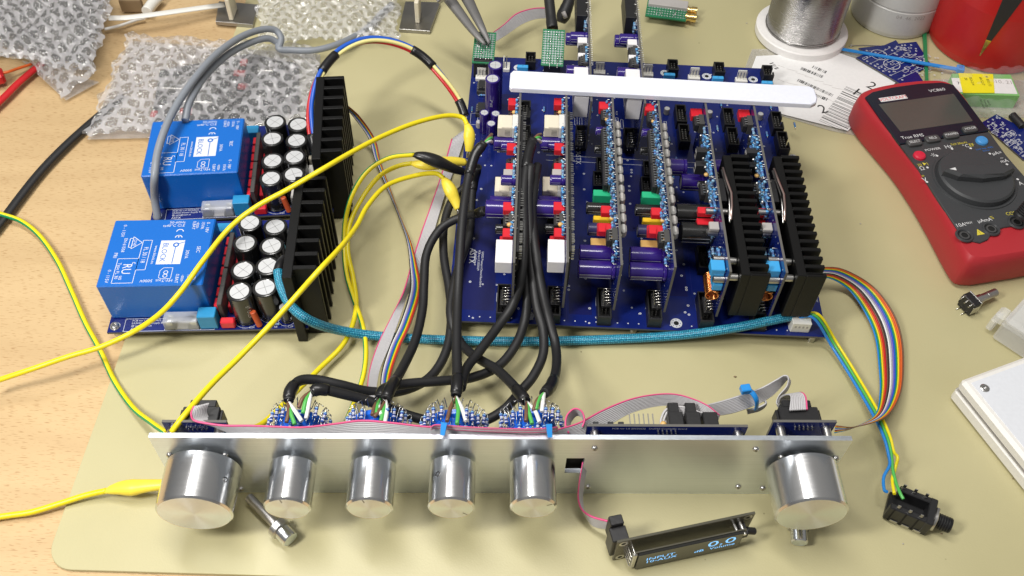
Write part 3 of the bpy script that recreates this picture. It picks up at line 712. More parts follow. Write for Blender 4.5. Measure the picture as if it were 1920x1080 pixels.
# ---- power card with heatsink
def power_card():
    r = thing('power_card', 'x', 'circuit board'); rnd = random.Random(9)
    card_board(r, pads=False); edge_pins(r, 9)
    b = MB()        # heatsink: base strip and fins, comb shape seen from above
    b.box(8, 14, -1, 110, 25, 68.5, 'heatsink_black', .4)
    for k in range(16):
        y = -1 + k * 7.3; b.box(13.8, 27, y, y + 3.1, 25, 68.5, 'heatsink_black', .5)
    b.box(13.8, 25, 0, 2.4, 25, 68.5, 'heatsink_black', .3)
    b.build('heatsink', r)
    MR = Matrix(((0, 0, 1, 0), (0, 1, 0, 0), (-1, 0, 0, 0), (0, 0, 0, 1)))
    for (y, z) in ((60, 62), (16, 62), (4, 60), (34, 40)): inst('spacer', c_spacer(6.2), r, (CT, y, z), M=MR)
    for (y, z) in ((62, 60), (46, 56), (17, 62), (5, 56)): cput(r, 'bolt', c_spacer(7.5, 2.5, False), y, z)
    b = MB(); b.box(CT + .5, 7.4, 68, 90, 50, 65, 'ic_black', .4); b.build('transistor', r)
    b = MB(); b.tube([(6.3, 96, 69.5), (7.4, 82, 70.5), (9.2, 70, 70.5), (8.2, 58, 70), (6.3, 46, 69.5)], [.9, .9, .9, .9, .9], 'spring_steel', 6, flat=.5); b.tube([(6, 96, 67), (8.6, 70, 67), (6, 46, 67)], .8, 'steel', 6); b.build('clamp_spring', r)
    b = MB()
    for k in range(3): b.tube([(-3, 94 - k * 3.5, 64), (3.6, 94 - k * 3.5, 66), (4.6, 94 - k * 3.5, 64), (4.6, 90, 58)], .4, 'steel', 6)
    b.build('transistor_lead', r)
    cput(r, 'coil', c_coil(), 12, 40, ); cput(r, 'film_capacitor', c_film(9, 7, 9.5, 'sky_cap'), 11, 60); cput(r, 'film_capacitor', c_film(9, 6, 7, 'sky_cap'), 7, 50)
    cput(r, 'capacitor', c_ecap(7.5, 23, 'blacksleeve', None, top='ic_black'), 56, 44); cput(r, 'capacitor', c_ecap(7.2, 25, 'blacksleeve', 'VZ(M)'), 74, 44)
    cput(r, 'film_capacitor', c_film(6, 4.5, 12, 'red_cap'), 65, 56); cput(r, 'film_capacitor', c_film(6, 4.5, 12, 'red_cap'), 60, 50)
    cput(r, 'trimmer', c_trim(), 117, 62, rot=Q); cput(r, 'trimmer', c_trim(), 110, 55, rot=Q); cput(r, 'capacitor', c_ecap(6.4, 17, 'purple', '470 µF'), 112, 38)
    inst('capacitor', c_ecap(6.4, 17, 'purple', '470 µF'), r, (-13, 121, 44), M=MC)
    cput(r, 'film_capacitor', c_film(9, 5.5, 9, 'red_cap'), 162, 60); cput(r, 'chip', c_dip(4, 6.4), 152, 60)
    for k in range(3): cput(r, 'chip', c_dip(2, 3.6, False), 138 - k * 3, 58 - k * 2)
    res_cluster(r, 60, 100, 56, 67, 26, rnd); res_cluster(r, 100, 140, 58, 67, 18, rnd); res_cluster(r, 20, 56, 30, 60, 8, rnd); cput(r, 'capacitor', c_ecap(2.6, 7, 'blacksleeve', None), 100, 48); cput(r, 'chip', c_dip(4, 6.4), 88, 52); cput(r, 'film_capacitor', c_film(7, 3, 7, 'relay_grey'), 46, 62); cput(r, 'tantalum_bead', c_drop(), 98, 60); cput(r, 'resistor', c_res('res_blue', 6.2, 1.6), 134, 62); cput(r, 'resistor', c_res('res_blue', 6.2, 1.6), 131, 56)
    b = MB()
    for k in range(7): y = 66 + k * 11; b.sphere((-5, y, 66 - (k % 3) * 2), 1.3, 'solder', 8, 5)
    b.build('solder_joint', r)
    return r
pc = power_card(); pc.location = Vector((CARDX[4], 384, 0)) * S; tag(pc, 'upright card with black finned heatsink, copper coil in front, boxed in by neighbours', 'circuit board', 'upright cards in a row on the big board')
pc2 = copy_tree(pc); pc2.location = Vector((CARDX[5], 385, 0)) * S; pc2['label'] = 'rightmost upright card, its black finned heatsink overhanging the bare mat'
# ---- two rear cards
def rear_card():
    r = thing('relay_card', 'x', 'circuit board'); rnd = random.Random(21)
    card_board(r, 150)
    edge_pins(r, 9); cput(r, 'relay', c_relay(22, 20, 11.5), 18, 58)
    cput(r, 'relay', c_relay(22, 20, 11.5), 33, 57)
    for y, z, rr, h in ((50, 57, 5.4, 17), (88, 62, 4.6, 14), (95, 55, 5.2, 17)): cput(r, 'capacitor', c_ecap(rr, h, 'purple', None), y, z)
    cput(r, 'film_capacitor', c_film(7, 6, 8, 'relay_white', '683'), 80, 63); cput(r, 'chip', c_dip(4, 6.4), 70, 61); cput(r, 'chip', c_dip(4, 6.4), 56, 61); cput(r, 'film_capacitor', c_film(4, 5, 8, 'relay_white'), 62, 63)
    b = MB(); b.box(-9, -.5, 104, 148, 52, 72, 'black_plastic', .4); b.build('connector', r)
    res_cluster(r, 52, 74, 61, 67, 12, rnd); res_cluster(r, 98, 122, 62, 68, 14, rnd)
    b = MB()
    for k in range(40): b.cyl((CT, 45 + k * 2.6, 68.3), (CT + 1.6, 45 + k * 2.6, 68.3), .35, 'solder', 5)
    b.build('pin_tails', r)
    return r
rc = rear_card(); rc.location = Vector((53.2, 545, 0)) * S; tag(rc, 'upright card sticking out behind the white bar, nearer the black antenna', 'circuit board', 'cards standing behind the white bar')
rc2 = copy_tree(rc); rc2.location = Vector((93.4, 545, 0)) * S; rc2['label'] = 'upright card sticking out behind the white bar, farther from the black antenna'
# ---- translucent white bar lying across the card tops
b = MB(); p0 = at(956, 153, 72); p1 = at(1531, 184, 72); an = math.atan2(p1.y - p0.y, p1.x - p0.x); Lb = (p1 - p0).length
b.T = P2(p0.x, p0.y, 0, an)
pl = [(1.5, -10.2), (Lb - 6, -10.4), (Lb - 1.5, -7), (Lb, -2), (Lb - .8, 8), (Lb - 3, 10.5), (1.5, 10.5), (0, 8), (0, -7.5)]
b.prism(pl, 70.6, 74.2, 'acrylic', bev=.9)
b.single('plastic_bar', 'long translucent white plastic bar lying across the tops of the upright cards', 'bar')
# ================================================================== two power supply boards
def psu():
    r = thing('power_supply_board', 'x', 'circuit board')
    z = 12
    b = MB(); b.box(0, 134, 0, 100, z - 1.7, z - .02, 'pcb_edge'); b.box(0, 134, 0, 100, z - .02, z, 'pcb_blue')
    zt = z + .05
    for i, t in enumerate(('PCB rev 1.0 20220622', 'SA2022 Power Supply Board', '@ astx@astx.at')): b.text(t, P2(15, 9.4 - i * 2.2, zt), 1.5, 'silk', 'LEFT')
    b.text('ASTX', P2(15, 2.2, zt), 2.0, 'silk', 'LEFT'); b.rect(10.5, 71, -.2 + .7, 11, zt, .3, 'silk')
    b.rect(38, 62, .6, 10.5, zt, .35, 'silk')
    for (x, y, rr) in ((92, 10, 9), (108, 14, 9), (119, 8, 6)): b.ring(x, y, zt, rr - .25, rr, 'silk', 24)
    for t, x in (('C24', 96), ('C29', 122), ('R8', 112)): b.text(t, P2(x, 1.6, zt), 1.5, 'silk')
    b.build('printed_board', r)
    for (x, y) in ((4.5, 5), (127.5, 5), (4.5, 95), (127.5, 95)):
        inst('screw', c_screw(), r, (x, y, z)); b = MB(); b.cyl((x, y, 0), (x, y, z - 1.7), 3, 'beige', 6); b.build('standoff', r)
    # encapsulated transformer with printing
    b = MB(); x0, x1, y0, y1, zt0, zt1 = 1, 69.5, 11.6, 70.4, 12.3, 47
    b.box(x0, x1, y0, y1, zt0, zt1, 'trafo_blue', .8)
    zz = zt1 + .06; Dn = -math.pi / 2
    def T(s, x, y, size, rot=Dn, al='CENTER', sx=1): b.text(s, P2(x, y, zz, rot), size, 'silk', al, sx)
    cx = 1; 
    # logo: pale block with the name and a ring with a stem
    b.box(36, 52, 29.5, 50.5, zt1, zz, 'silk'); 
    b.text('BLOCK', P2(39.5, 40, zz + .05, Dn), 3.7, 'trafo_blue'); b.ring(46.5, 46.5, zz + .05, 1.1, 2.1, 'trafo_blue', 14); b.line((46.5, 44.5), (46.5, 30), zz + .05, .5, 'trafo_blue'); b.line((48.3, 47.5), (52, 49), zz + .05, .5, 'trafo_blue')
    T('www.block.eu', 33.6, 38, 2.0); T('30VA', 55, 38, 2.4); T('FL 30 / 18', 27, 38, 2.9, sx=.85); b.rect(24, 30, 25, 51, zz, .4, 'silk')
    T('SEC', 62, 42, 2.5); T('PRI', 8, 38, 2.5); T('0 - 115V', 9, 60, 2.3); T('0 - 115V', 7, 20, 2.3)
    T('0 - 18V', 65, 62, 2.3); T('15VA', 61.5, 64, 2.2); T('0,8AT', 55.5, 64, 2.2); T('0 - 18V', 63, 20, 2.3); T('15VA', 59.5, 17, 2.2); T('0,8AT', 52, 17, 2.2)
    for y in (64, 17): x = 58 if y == 64 else 55.5; b.rect(x - .6, x + .6, y - 2, y + 2, zz, .25, 'silk'); b.line((x, y - 3.2), (x, y + 3.2), zz, .2, 'silk')
    b.text('50-60Hz', P2(44, 67, zz), 2.2, 'silk'); b.text('ta40°C Cl.E', P2(42, 64, zz), 2.2, 'silk')
    b.text('HV-Test  5000V', P2(39, 15.6, zz, math.pi), 2.3, 'silk')
    for (xx, flip) in ((47, 0), (47, 1)):     # CE mark
        y = 58.5 - flip * 5.5
        vs = []; n = 10
        for j in range(n + 1):
            a = math.pi * .55 + (j / n) * math.pi * 1.0 - math.pi * .05; a = math.pi * j / n
            for rr in (1.9, 2.6): vs.append((xx - 1 + rr * math.sin(math.pi / 2 - a) * 1 if 0 else xx + rr * math.cos(a), y + rr * math.sin(a) * .9, zz))
        b.add(vs, [(2 * j, 2 * j + 1, 2 * j + 3, 2 * j + 2) for j in range(n)], 'silk')
    b.line((47, 53), (47, 55.2), zz, .6, 'silk')
    b.rect(10.5, 24, 14, 35, zz, .4, 'silk'); T('c', 22.0, 31, 3.4); T('RU', 17.6, 26, 6.2, sx=.8); T('us', 15.5, 18.5, 2.8); T('Type FL 30', 12.4, 24.5, 2.2); T('EN 61558', 12, 47, 2.2)
    for a_, b_ in (((15, 45), (15, 53)), ((15, 45), (17, 45)), ((15, 53), (17, 53)), ((17, 43.5), (17, 54.5)), ((17, 43.5), (23.5, 49)), ((23.5, 49), (17, 54.5))): b.line(a_, b_, zz, .45, 'silk')
    T('DVE', 18.6, 49, 2.2)
    b.ring(44, 22.5, zz, 1.1, 1.6, 'silk', 12); b.ring(44, 19.5, zz, 1.1, 1.6, 'silk', 12)
    b.line((40, 24), (40, 18), zz, .35, 'silk'); b.line((40, 24), (42, 26.4), zz, .35, 'silk'); b.line((42, 26.4), (48, 26.4), zz, .35, 'silk'); b.line((48, 26.4), (48, 15.6 + 1.5), zz, .35, 'silk'); b.line((48, 17.1), (42, 17.1), zz, .35, 'silk'); b.line((42, 17.1), (40, 18), zz, .35, 'silk')
    b.build('transformer', r)
    # fuse holder: clear cover over clips and a fuse
    b = MB(); b.box(38.4, 61.6, .6, 10, 12.2, 21, 'clear_cover', .6); f_ = b.build('fuse_holder', r)
    b = MB(); b.box(38.6, 46, .8, 8.8, 12.1, 14.5, 'black_plastic', .2); b.box(54, 61.4, .8, 8.8, 12.1, 14.5, 'black_plastic', .2); b.box(46, 54, 1.5, 8, 12.1, 13, 'relay_grey', .2)
    for x in (42, 58): b.box(x - 2.2, x + 2.2, 2, 3, 14, 19.4, 'solder', .2); b.box(x - 2.2, x + 2.2, 7.6, 8.6, 14, 19.4, 'solder', .2)
    b.cyl((40.5, 5.2, 15.6), (59.5, 5.2, 15.6), 2.2, 'clear_thin', 12, 'solder'); b.cyl((40.5, 5.2, 15.6), (43.2, 5.2, 15.6), 2.3, 'solder', 12); b.cyl((56.8, 5.2, 15.6), (59.5, 5.2, 15.6), 2.3, 'solder', 12)
    b.build('fuse', f_)
    b = MB(); b.box(62, 74, 1, 9.8, 12.2, 25.5, 'teal_blue', .5); b.build('film_capacitor', r)
    b = MB(); b.box(63.5, 75, 77.5, 86, 12.2, 25.5, 'teal_blue', .5); b.build('film_capacitor', r)
    b = MB(); b.box(76, 85.5, .8, 6, 12.2, 19, 'red_cap', .8); b.build('film_capacitor', r)
    for i in range(7): b = MB(); b.box(71.2, 74.2, 12 + i * 9.2, 19.6 + i * 9.2, 12.2, 23, 'red_cap', .5); b.build('film_capacitor', r)
    for i in range(4): b = MB(); b.box(79.5, 83, 14 + i * 17, 26 + i * 17, 12.2, 19.5, 'red_cap', .5); b.build('film_capacitor', r)
    for i in range(2): b = MB(); b.box(75.2, 78.4, 8 + i * 33, 39.5 + i * 33, 12.2, 30, 'socket_grey', .4); b.line((75.2, 24 + i * 33), (78.4, 24 + i * 33), 30.03, .3, 'print_black'); b.build('bridge_rectifier', r)
    for (x, y, a) in ((91, 72.5, 4), (109, 68.5, .6), (90.2, 53.5, 3.4), (108.5, 50.5, .5), (92, 29.5, .9), (108, 32.5, 3.9), (92, 11, .7), (108.3, 14, 3.5)):
        inst('capacitor', c_ecap(8.4, 28, 'blacksleeve', '4700 µF', n=32), r, (x, y, z), rot=a)
    inst('capacitor', c_ecap(4.2, 17, 'blacksleeve', None), r, (119.5, 72, z)); inst('capacitor', c_ecap(4.6, 14, 'blacksleeve', None), r, (119.5, 8, z), rot=2)
    b = MB(); b.cyl((101.5, 2.2, 13), (98.8, 4.5, 26), 2.1, 'orange_rust', 12, bev=.5); b.build('resistor', r)
    b = MB(); b.cyl((114.5, 60, 13), (112.5, 63, 31), 1.5, 'sensor_cyan', 10, bev=.3); b.build('led', r)
    b = MB(); b.box(116, 123, 18, 40, 12.2, 24, 'white_plastic', .5); b.box(116, 123, 42, 46, 12.2, 28, 'beige', .5); b.build('output_connector', r)
    b = MB()      # heatsink, comb outline extruded upwards
    b.box(126, 132.3, -3, 87, .6, 70, 'heatsink_black', .4)
    for k in range(8):
        y = 4 + k * 11.4; b.box(132, 147, y, y + 3.2, .6, 70, 'heatsink_black', .4)
    b.build('heatsink', r)
    b = MB(); b.box(122, 126, 50, 62, 16, 36, 'relay_grey', .3); b.box(122, 126, 76, 86, 20, 60, 'relay_grey', .3); b.build('regulator', r)
    inst('resistor', c_res('res_pale', 5, .9), r, (112, 3, z))
    return r
ps = psu(); ps.location = Vector((-270.7, 358.1, 0)) * S; ps.rotation_euler.z = math.radians(4.35); tag(ps, 'blue transformer board nearer the camera, crossed by yellow leads, feeding the teal cable', 'circuit board', 'power supply boards on the left')
ps2 = copy_tree(ps); ps2.location = Vector((-269.2, 459.5, 0)) * S; ps2.rotation_euler.z = math.radians(7.0); ps2['label'] = 'blue transformer board farther back with a thick grey cable looping over it'

# ================================================================== aluminium front panel standing on edge with its knobs
PY, PZ = 250.0, 67.0; PA = .039
fp = thing('front_panel', 'long brushed aluminium front panel on edge with six round metal knobs', 'front panel', (-198, 250.4, 0), PA)
FI = ORG[fp.name]; PWD = 393.5
def fl(pxx, pyy, z): return FI @ at(pxx, pyy, z)
# window in the panel where the ribbon passes through
hq0 = fl(1073, 890, 23); hq1 = fl(1108, 864, 42)
b = MB(); hx0, hx1, hz0, hz1 = 233.5, 244.0, 27, 45
b.box(0, hx0, 0, 3, 0, PZ, 'alu_panel'); b.box(hx1, PWD, 0, 3, 0, PZ, 'alu_panel'); b.box(hx0, hx1, 0, 3, 0, hz0, 'alu_panel'); b.box(hx0, hx1, 0, 3, hz1, PZ, 'alu_panel')
b.build('plate', fp)
def onp(px_, py_):      # pixel -> panel front face (x, z)
    lo, hi = 0, 67
    for _ in range(30):
        mid = (lo + hi) / 2; q = fl(px_, py_, mid)
        if q.y > 0: lo, hi = mid, hi
        else: hi = mid
        # y grows as z falls
    q = fl(px_, py_, mid); return q.x, mid
for (p, q_) in ((318, 853), (422, 853), (1115, 840), (1417, 842), (1102, 912), (1384, 912), (1465, 857), (1567, 859), (1430, 915), (452, 916)):
    x, z = onp(p, q_); b = MB(); b.lathe((x, .0, z), (0, -1, 0), [(0, 1.9), (.9, 1.7), (1.3, 1.2), (1.3, .7), (.4, .7), (.4, 0)], 'steel', 12); b.build('screw', fp)
def knob(xc, zc, R, L, screw=None, y0=-2.5, mark=None):
    b = MB(); c = 1.1
    ox_, oz_ = xc, zc; xc = zc = 0.0
    b.lathe((xc, y0, zc), (0, -1, 0), [(0, 0), (0, R - .5), (.5, R), (L - c, R), (L, R - c), (L - .05, R - c - .2), (L - .05, 0)], 'alu_knob', 64, ['alu_knob'] * 4 + ['alu_knob', 'alu_face'])
    if mark is not None:
        a = mark; y = y0 - L - .0; d = Vector((math.cos(a), 0, math.sin(a))); n_ = Vector((-math.sin(a), 0, math.cos(a))) * .28
        p0_ = Vector((xc, y, zc)) + d * (R - 1.5); p1_ = Vector((xc, y, zc)) + d * (R * .62); b.add([p0_ - n_, p1_ - n_, p1_ + n_, p0_ + n_], [(0, 1, 2, 3)], 'socket_grey')
    b.cyl((xc, y0, zc), (xc, .0, zc), 4, 'steel', 14)
    k = b.build('knob', fp); k.location = (ox_ * S, 0, oz_ * S)
    if screw:
        a, d = screw; q = Vector((xc, y0 - d, zc)) + Vector((math.cos(a), 0, math.sin(a))) * (R - .35)
        s = MB(); s.lathe(q, Vector((math.cos(a), 0, math.sin(a))), [(0, 1.6), (.5, 1.6), (.5, 1.1), (.1, 1.1), (.1, 0)], 'steel', 12, ['steel', 'dark_inside', 'dark_inside', 'dark_inside']); s.build('set_screw', k)
    return k
KX = []
for (ex, ey, R, L, scw, mk) in ((364, 964, 21.2, 29, (.62, 14), None), (538, 955, 13.2, 27, None, 1.75), (692, 955, 13.2, 27, None, 1.8), (846, 954, 13.2, 27, (2.2, 11), -.7), (1000, 953, 13.2, 27, None, .45), (1522, 966, 20.6, 29, None, None)):
    # find the height so that the end face centre lies L in front of the panel
    lo, hi = 5, 60
    for _ in range(30):
        mid = (lo + hi) / 2; q = fl(ex, ey, mid)
        if q.y > -(L + 2.5): lo = mid
        else: hi = mid
    print('knob', round(q.x, 1), round(mid, 1)); KX.append((q.x, mid)); knob(q.x, mid, R, L, scw, mark=mk)
# rotary switches behind the panel, a ring of resistors around a blue core
def rotary(xc, zc):
    b = MB(); b.cyl((xc, 3, zc), (xc, 12, zc), 8, 'steel', 6); b.box(xc - 11, xc + 11, 8, 10, zc - 11, zc + 9, 'solder', .3)
    prof = [(0, 0), (0, 11.5), (1, 13.0), (3, 13.4), (4.5, 12), (10, 12), (11.5, 14.6), (14, 15), (15.5, 13), (17, 9), (18, 0)]
    b.lathe((xc, 12, zc), (0, 1, 0), prof, 'switch_blue', 22)
    for j in range(11):
        a = j * math.pi / 5.5 + .2; b.sphere((xc + 10 * math.cos(a), 26.5, zc + 10 * math.sin(a)), 3.0, 'switch_blue', 8, 5, (1, .7, 1)); b.sphere((xc + 11 * math.cos(a + .3), 15, zc + 11 * math.sin(a + .3)), 2.8, 'switch_blue', 8, 5, (1, .7, 1))
    sw = b.build('rotary_switch', fp)
    me = rot_res
    rj = random.Random(int(xc))
    for j in range(16):
        a = math.radians(-25 + j * 230 / 15)
        if abs(a - math.pi / 2) < .25: continue
        M = Matrix.Rotation(-a + math.pi / 2, 4, 'Y') @ Matrix.Rotation(rj.uniform(-.05, .22), 4, 'X') @ Matrix.Rotation(rj.uniform(-.12, .12), 4, 'Z')
        o = inst('resistor', me, sw, (xc + 18.2 * math.cos(a), 17 + rj.uniform(-1, 2), zc + 17.6 * math.sin(a)), M=M)
    for j in range(6):
        a = math.radians(30 + j * 24); M = Matrix.Rotation(-a + math.pi / 2, 4, 'Y') @ Matrix.Rotation(rj.uniform(-.2, .2), 4, 'Z')
        inst('resistor', me, sw, (xc + 13.6 * math.cos(a), 8 + rj.uniform(-1, 1), zc + 13.6 * math.sin(a)), M=M)
    b = MB()
    for j in range(13):
        a = math.radians(-20 + j * 220 / 12); R1 = 15.5
        for y in (14,): b.sphere((xc + R1 * math.cos(a), y + rj.uniform(-.6, .6), zc + R1 * math.sin(a)), rj.uniform(.5, .9), 'solder', 6, 4)
        y = 29; q0 = Vector((xc + 13 * math.cos(a), y, zc + 13 * math.sin(a))); q1 = Vector((xc + 18 * math.cos(a), y + 2, zc + 18 * math.sin(a)))
        b.tube([q0, (q0 + q1) / 2 + Vector((rj.uniform(-1, 1), 3.5, 1)), q1], .3, 'solder', 5)
    b.build('wire_loops', sw)
# resistor along +Y with a wire looping back inwards; origin at its panel-side end, local z = radially outwards
def _rr(b):
    for t0, t1, rr, c in ((0, .5, .3, 'solder'), (3, 3.1, .7, 'res_blue'), ):
        pass
    b.lathe((0, 2.5, 0), (0, 1, 0), [(0, 0), (.1, .8), (.5, 1.15), (1.5, 1.15), (1.8, .95), (5, .95), (5.3, 1.15), (6.2, 1.15), (6.7, .7), (6.8, 0)], 'res_deep', 8)
    for t, c in ((.95, 'print_white'), (2.3, 'band_dark'), (3.1, 'print_white'), (4.0, 'print_white'), (5.7, 'res_pale')): rr = 1.2 if t < 1.6 or t > 5.3 else 1.0; b.lathe((0, 2.5 + t - .25, 0), (0, 1, 0), [(0, rr), (.5, rr)], c, 8)
    b.tube([(0, 9, 0), (0, 11, 0), (0, 12.2, -.6), (0, 12.4, -1.8), (0, 11, -3), (0, 6, -3.6), (0, 2, -3.4)], .28, 'solder', 5); b.tube([(0, 2.6, 0), (0, .5, 0), (0, 0, -1.5)], .3, 'solder', 5)
rb = MB(); _rr(rb); rot_res = rb.mesh('resistor')
for (x, z) in KX[1:5]: rotary(x, z)
# circuit boards fixed behind the panel
def pboard(x0, x1, y, z0, z1, chamf=0, text=None):
    b = MB(); b.box(x0, x1, y, y + 1.6, z0, z1, 'pcb_edge'); b.box(x0 + .05, x1 - .05, y - .03, y, z0, z1 - .1, 'pcb_blue')
    for k in range(5):
        xx = (x0 + x1) / 2 - 5 + k * 2.5
        for q in (0, 1): b.cyl((xx + q * .6, y - 1.2, z1 - 4 - q * 2.5), (xx + q * .6, y, z1 - 4 - q * 2.5), .5, 'solder', 6)
    if text:
        M = Matrix.Translation(((x0 + x1) / 2 - 10, y - .08, z1 - 2.4)) @ Matrix.Rotation(math.pi / 2, 4, 'X'); b.text(text, M, 1.5, 'silk')
    o = b.build('printed_board', fp)
    for x in ((x0 + 5, x1 - 5)):
        s = MB(); s.cyl((x, 3, z1 - 6), (x, y, z1 - 6), 2.7, 'steel', 16); s.cyl((x, y + 1.6, z1 - 6), (x, y + 4, z1 - 6), 2.8, 'steel', 12, bev=.8); s.build('spacer', o)
    return o
ba = pboard(5, 41, 10, 8, 66.5)
bc = pboard(PWD - 42.5, PWD - 6, 12, 8, 66.5)
bm = pboard(244, 336, 9, 8, 66, text='PCB rev 1.0 20220622   SA2022 Controller board')
def conn_back(par, x0, x1, y0, y1, z0, z1, name='ribbon_connector'):
    b = MB(); b.box(x0, x1, y0, y1, z0, z1, 'black_plastic', .5); b.box(x0 + 3, x1 - 3, y1, y1 + 5, z0 + .5, z1 - .8, 'black_plastic', .5)
    b.box(x0 - 1.5, x0, y0 + 2, y1 - 1, z0 + 1, z1 - 2, 'black_plastic', .3); b.box(x1, x1 + 1.5, y0 + 2, y1 - 1, z0 + 1, z1 - 2, 'black_plastic', .3)
    return b.build(name, par)
conn_back(ba, 14, 35, 11.6, 22, 50, 64); conn_back(bc, PWD - 37, PWD - 14, 13.6, 24, 52, 64)
for x in (PWD - 42, ): pass
for x0 in (291.5, 301.5, 311.5):
    b = MB(); b.box(x0, x0 + 8.6, 10.6, 20, 45, 64.5, 'black_plastic', .5); b.box(x0 + 3, x0 + 5.6, 19.5, 20.1, 57, 63, 'dark_inside')
    if x0 < 311: b.box(x0 + .8, x0 + 7, 20, 27, 46, 63, 'black_plastic', .5)
    b.build('ribbon_connector', bm)
b = MB(); b.box(268, 285, 10.6, 13.4, 58, 61.5, 'black_plastic', .2)
for k in range(6): b.box(269.5 + k * 2.7, 270.2 + k * 2.7, 13, 21, 59.5, 60.2, 'pin')
b.build('pin_row', bm)
b = MB(); b.sphere((288.5, 12.8, 62), 2, 'tan_drop', 8, 6); b.build('tantalum_bead', bm)
for x in (256.5, 262.5, 248): b = MB(); b.box(x, x + 3.2, 10.6, 14, 58, 63, 'ic_black', .3); b.build('transistor', bm)
# ================================================================== cables
def cable(name, pts, r, m, label, cat='cable', group=None, n=10, stripe=None, k=8, flat=1.0, stripe_mat=None):
    b = MB()
    if stripe_mat: STR2[0] = stripe_mat
    b.tube(px(pts, k), r, m, n, stripe=stripe, flat=flat)
    return b.single(name, label, cat, group)
def part_tube(parent, name, P, r, m, n=10, flat=1.0, stripe=None):
    b = MB(); b.tube(P, r, m, n, flat=flat, stripe=stripe); return b.build(name, parent, world=True)
def multi(name, label, cat, group=None, loc=(0, 0, 0)): return thing(name, label, cat, loc, 0, group)
# ---- black cables with heat shrink ends and three cores
G_BLK = 'black cables between the switches and the upright cards'
def black_cable(pts, label, ends=(), sh=()):
    P = px(pts); t = multi('black_cable', label, 'cable', G_BLK, P[0])
    part_tube(t, 'sheath', P, 3.15, 'black_rubber', 14)
    for (a, b_) in sh:    # heat shrink over a stretch, thicker and tapering to the end
        Q_ = P[a:b_]; n = len(Q_)
        rr = [3.75 if 2 <= i else 3.3 for i in range(n)]
        if a == 0: rr = [2.0, 2.9, 3.5] + [3.8] * (n - 4) + [3.5] if n > 5 else rr
        else: rr = [3.5] + [3.8] * (n - 4) + [3.5, 2.9, 2.0] if n > 5 else rr
        part_tube(t, 'heat_shrink', Q_, rr, 'shrink_black', 14)
    for (p0, lst) in ends:
        A = at(*p0)
        for (q, m) in lst:
            Bp = at(*q); mid = (A + Bp) / 2 + Vector((((q[0] * 7) % 5 - 2) * .5, 0, 1.6)); part_tube(t, 'core_wire', spline([A, mid, Bp], 6), 1.25, m, 8)
    return t
bw = 'brown_wire'; gw = 'leaf_green'; ww = 'white_wire'
black_cable([(855, 742, 50), (857, 720, 50), (857, 690, 46), (856, 640, 42), (858, 560, 40), (862, 480, 46), (868, 400, 52), (878, 335, 56), (890, 292, 62), (908, 268, 66)],
            'straight black cable rising from the third switch to the leftmost upright card', [((855, 745, 50), [((838, 790, 57), bw), ((857, 795, 57), gw), ((874, 790, 57), ww)]), ((908, 268, 66), [((922, 258, 64), gw), ((922, 266, 62), ww), ((922, 252, 64), bw)])], [(0, 13), (57, 73)])
black_cable([(723, 750, 52), (732, 728, 48), (752, 695, 34), (778, 640, 24), (792, 580, 20), (795, 530, 20), (800, 475, 22), (825, 430, 26), (862, 408, 30), (895, 400, 38), (910, 394, 44)],
            'black cable curving from the second switch past the grey ribbon', [((723, 752, 52), [((702, 782, 57), bw), ((714, 790, 57), gw), ((722, 792, 57), ww)])], [(0, 13), (72, 81)])
black_cable([(541, 752, 54), (545, 732, 54), (562, 714, 50), (592, 712, 46), (640, 722, 40), (692, 734, 30), (752, 733, 22), (805, 708, 14), (836, 660, 12), (846, 600, 12), (842, 540, 12), (832, 480, 13), (833, 420, 14), (848, 375, 16), (872, 350, 18)],
            'long black cable arching out of the first switch and sweeping to the board', [((541, 755, 54), [((537, 792, 57), bw), ((553, 796, 57), gw), ((566, 790, 57), ww)])], [(0, 13)])
black_cable([(583, 735, 56), (602, 730, 56), (640, 738, 50), (685, 750, 42), (740, 770, 34), (790, 786, 28), (850, 798, 24), (905, 790, 24), (945, 768, 24), (975, 735, 24), (1000, 705, 24), (1018, 665, 24), (1018, 620, 26), (1006, 570, 32), (998, 500, 44), (993, 430, 56), (991, 360, 62), (995, 310, 68)],
            'black cable leaving the first switch sideways and passing behind the other switches', [((583, 735, 56), [((560, 765, 57), bw), ((568, 775, 57), gw), ((574, 785, 57), ww)])], [(0, 12)])
black_cable([(864, 728, 40), (874, 692, 34), (898, 660, 30), (934, 612, 26), (962, 570, 30), (978, 520, 44), (983, 440, 58), (982, 360, 64), (990, 295, 68), (1000, 262, 70)],
            'black cable from the third switch crossing over to the second upright card', [((1000, 262, 70), [((1014, 252, 66), bw), ((1014, 260, 66), gw), ((1014, 267, 64), ww)])], [(61, 73)])
black_cable([(986, 752, 52), (975, 738, 48), (958, 718, 40), (930, 692, 28), (890, 668, 18), (862, 640, 12), (846, 600, 16), (846, 560, 17), (860, 500, 18), (880, 440, 18), (884, 380, 22), (888, 340, 28), (896, 312, 42)],
            'black cable running from the fourth switch back under the crossing cables', [((988, 755, 52), [((986, 790, 57), bw), ((998, 795, 57), gw), ((1012, 792, 57), ww)])], [(0, 13), (84, 97)])
black_cable([(1020, 738, 54), (1034, 722, 46), (1043, 690, 30), (1042, 650, 22), (1030, 600, 28), (1016, 540, 40), (1004, 470, 52), (998, 400, 56), (1002, 350, 58), (1008, 310, 58)],
            'shorter black cable hooking into the fourth switch from the right', [((1020, 738, 54), [((1000, 770, 57), bw), ((1005, 768, 57), gw), ((1016, 772, 57), ww)])], [(0, 12)])
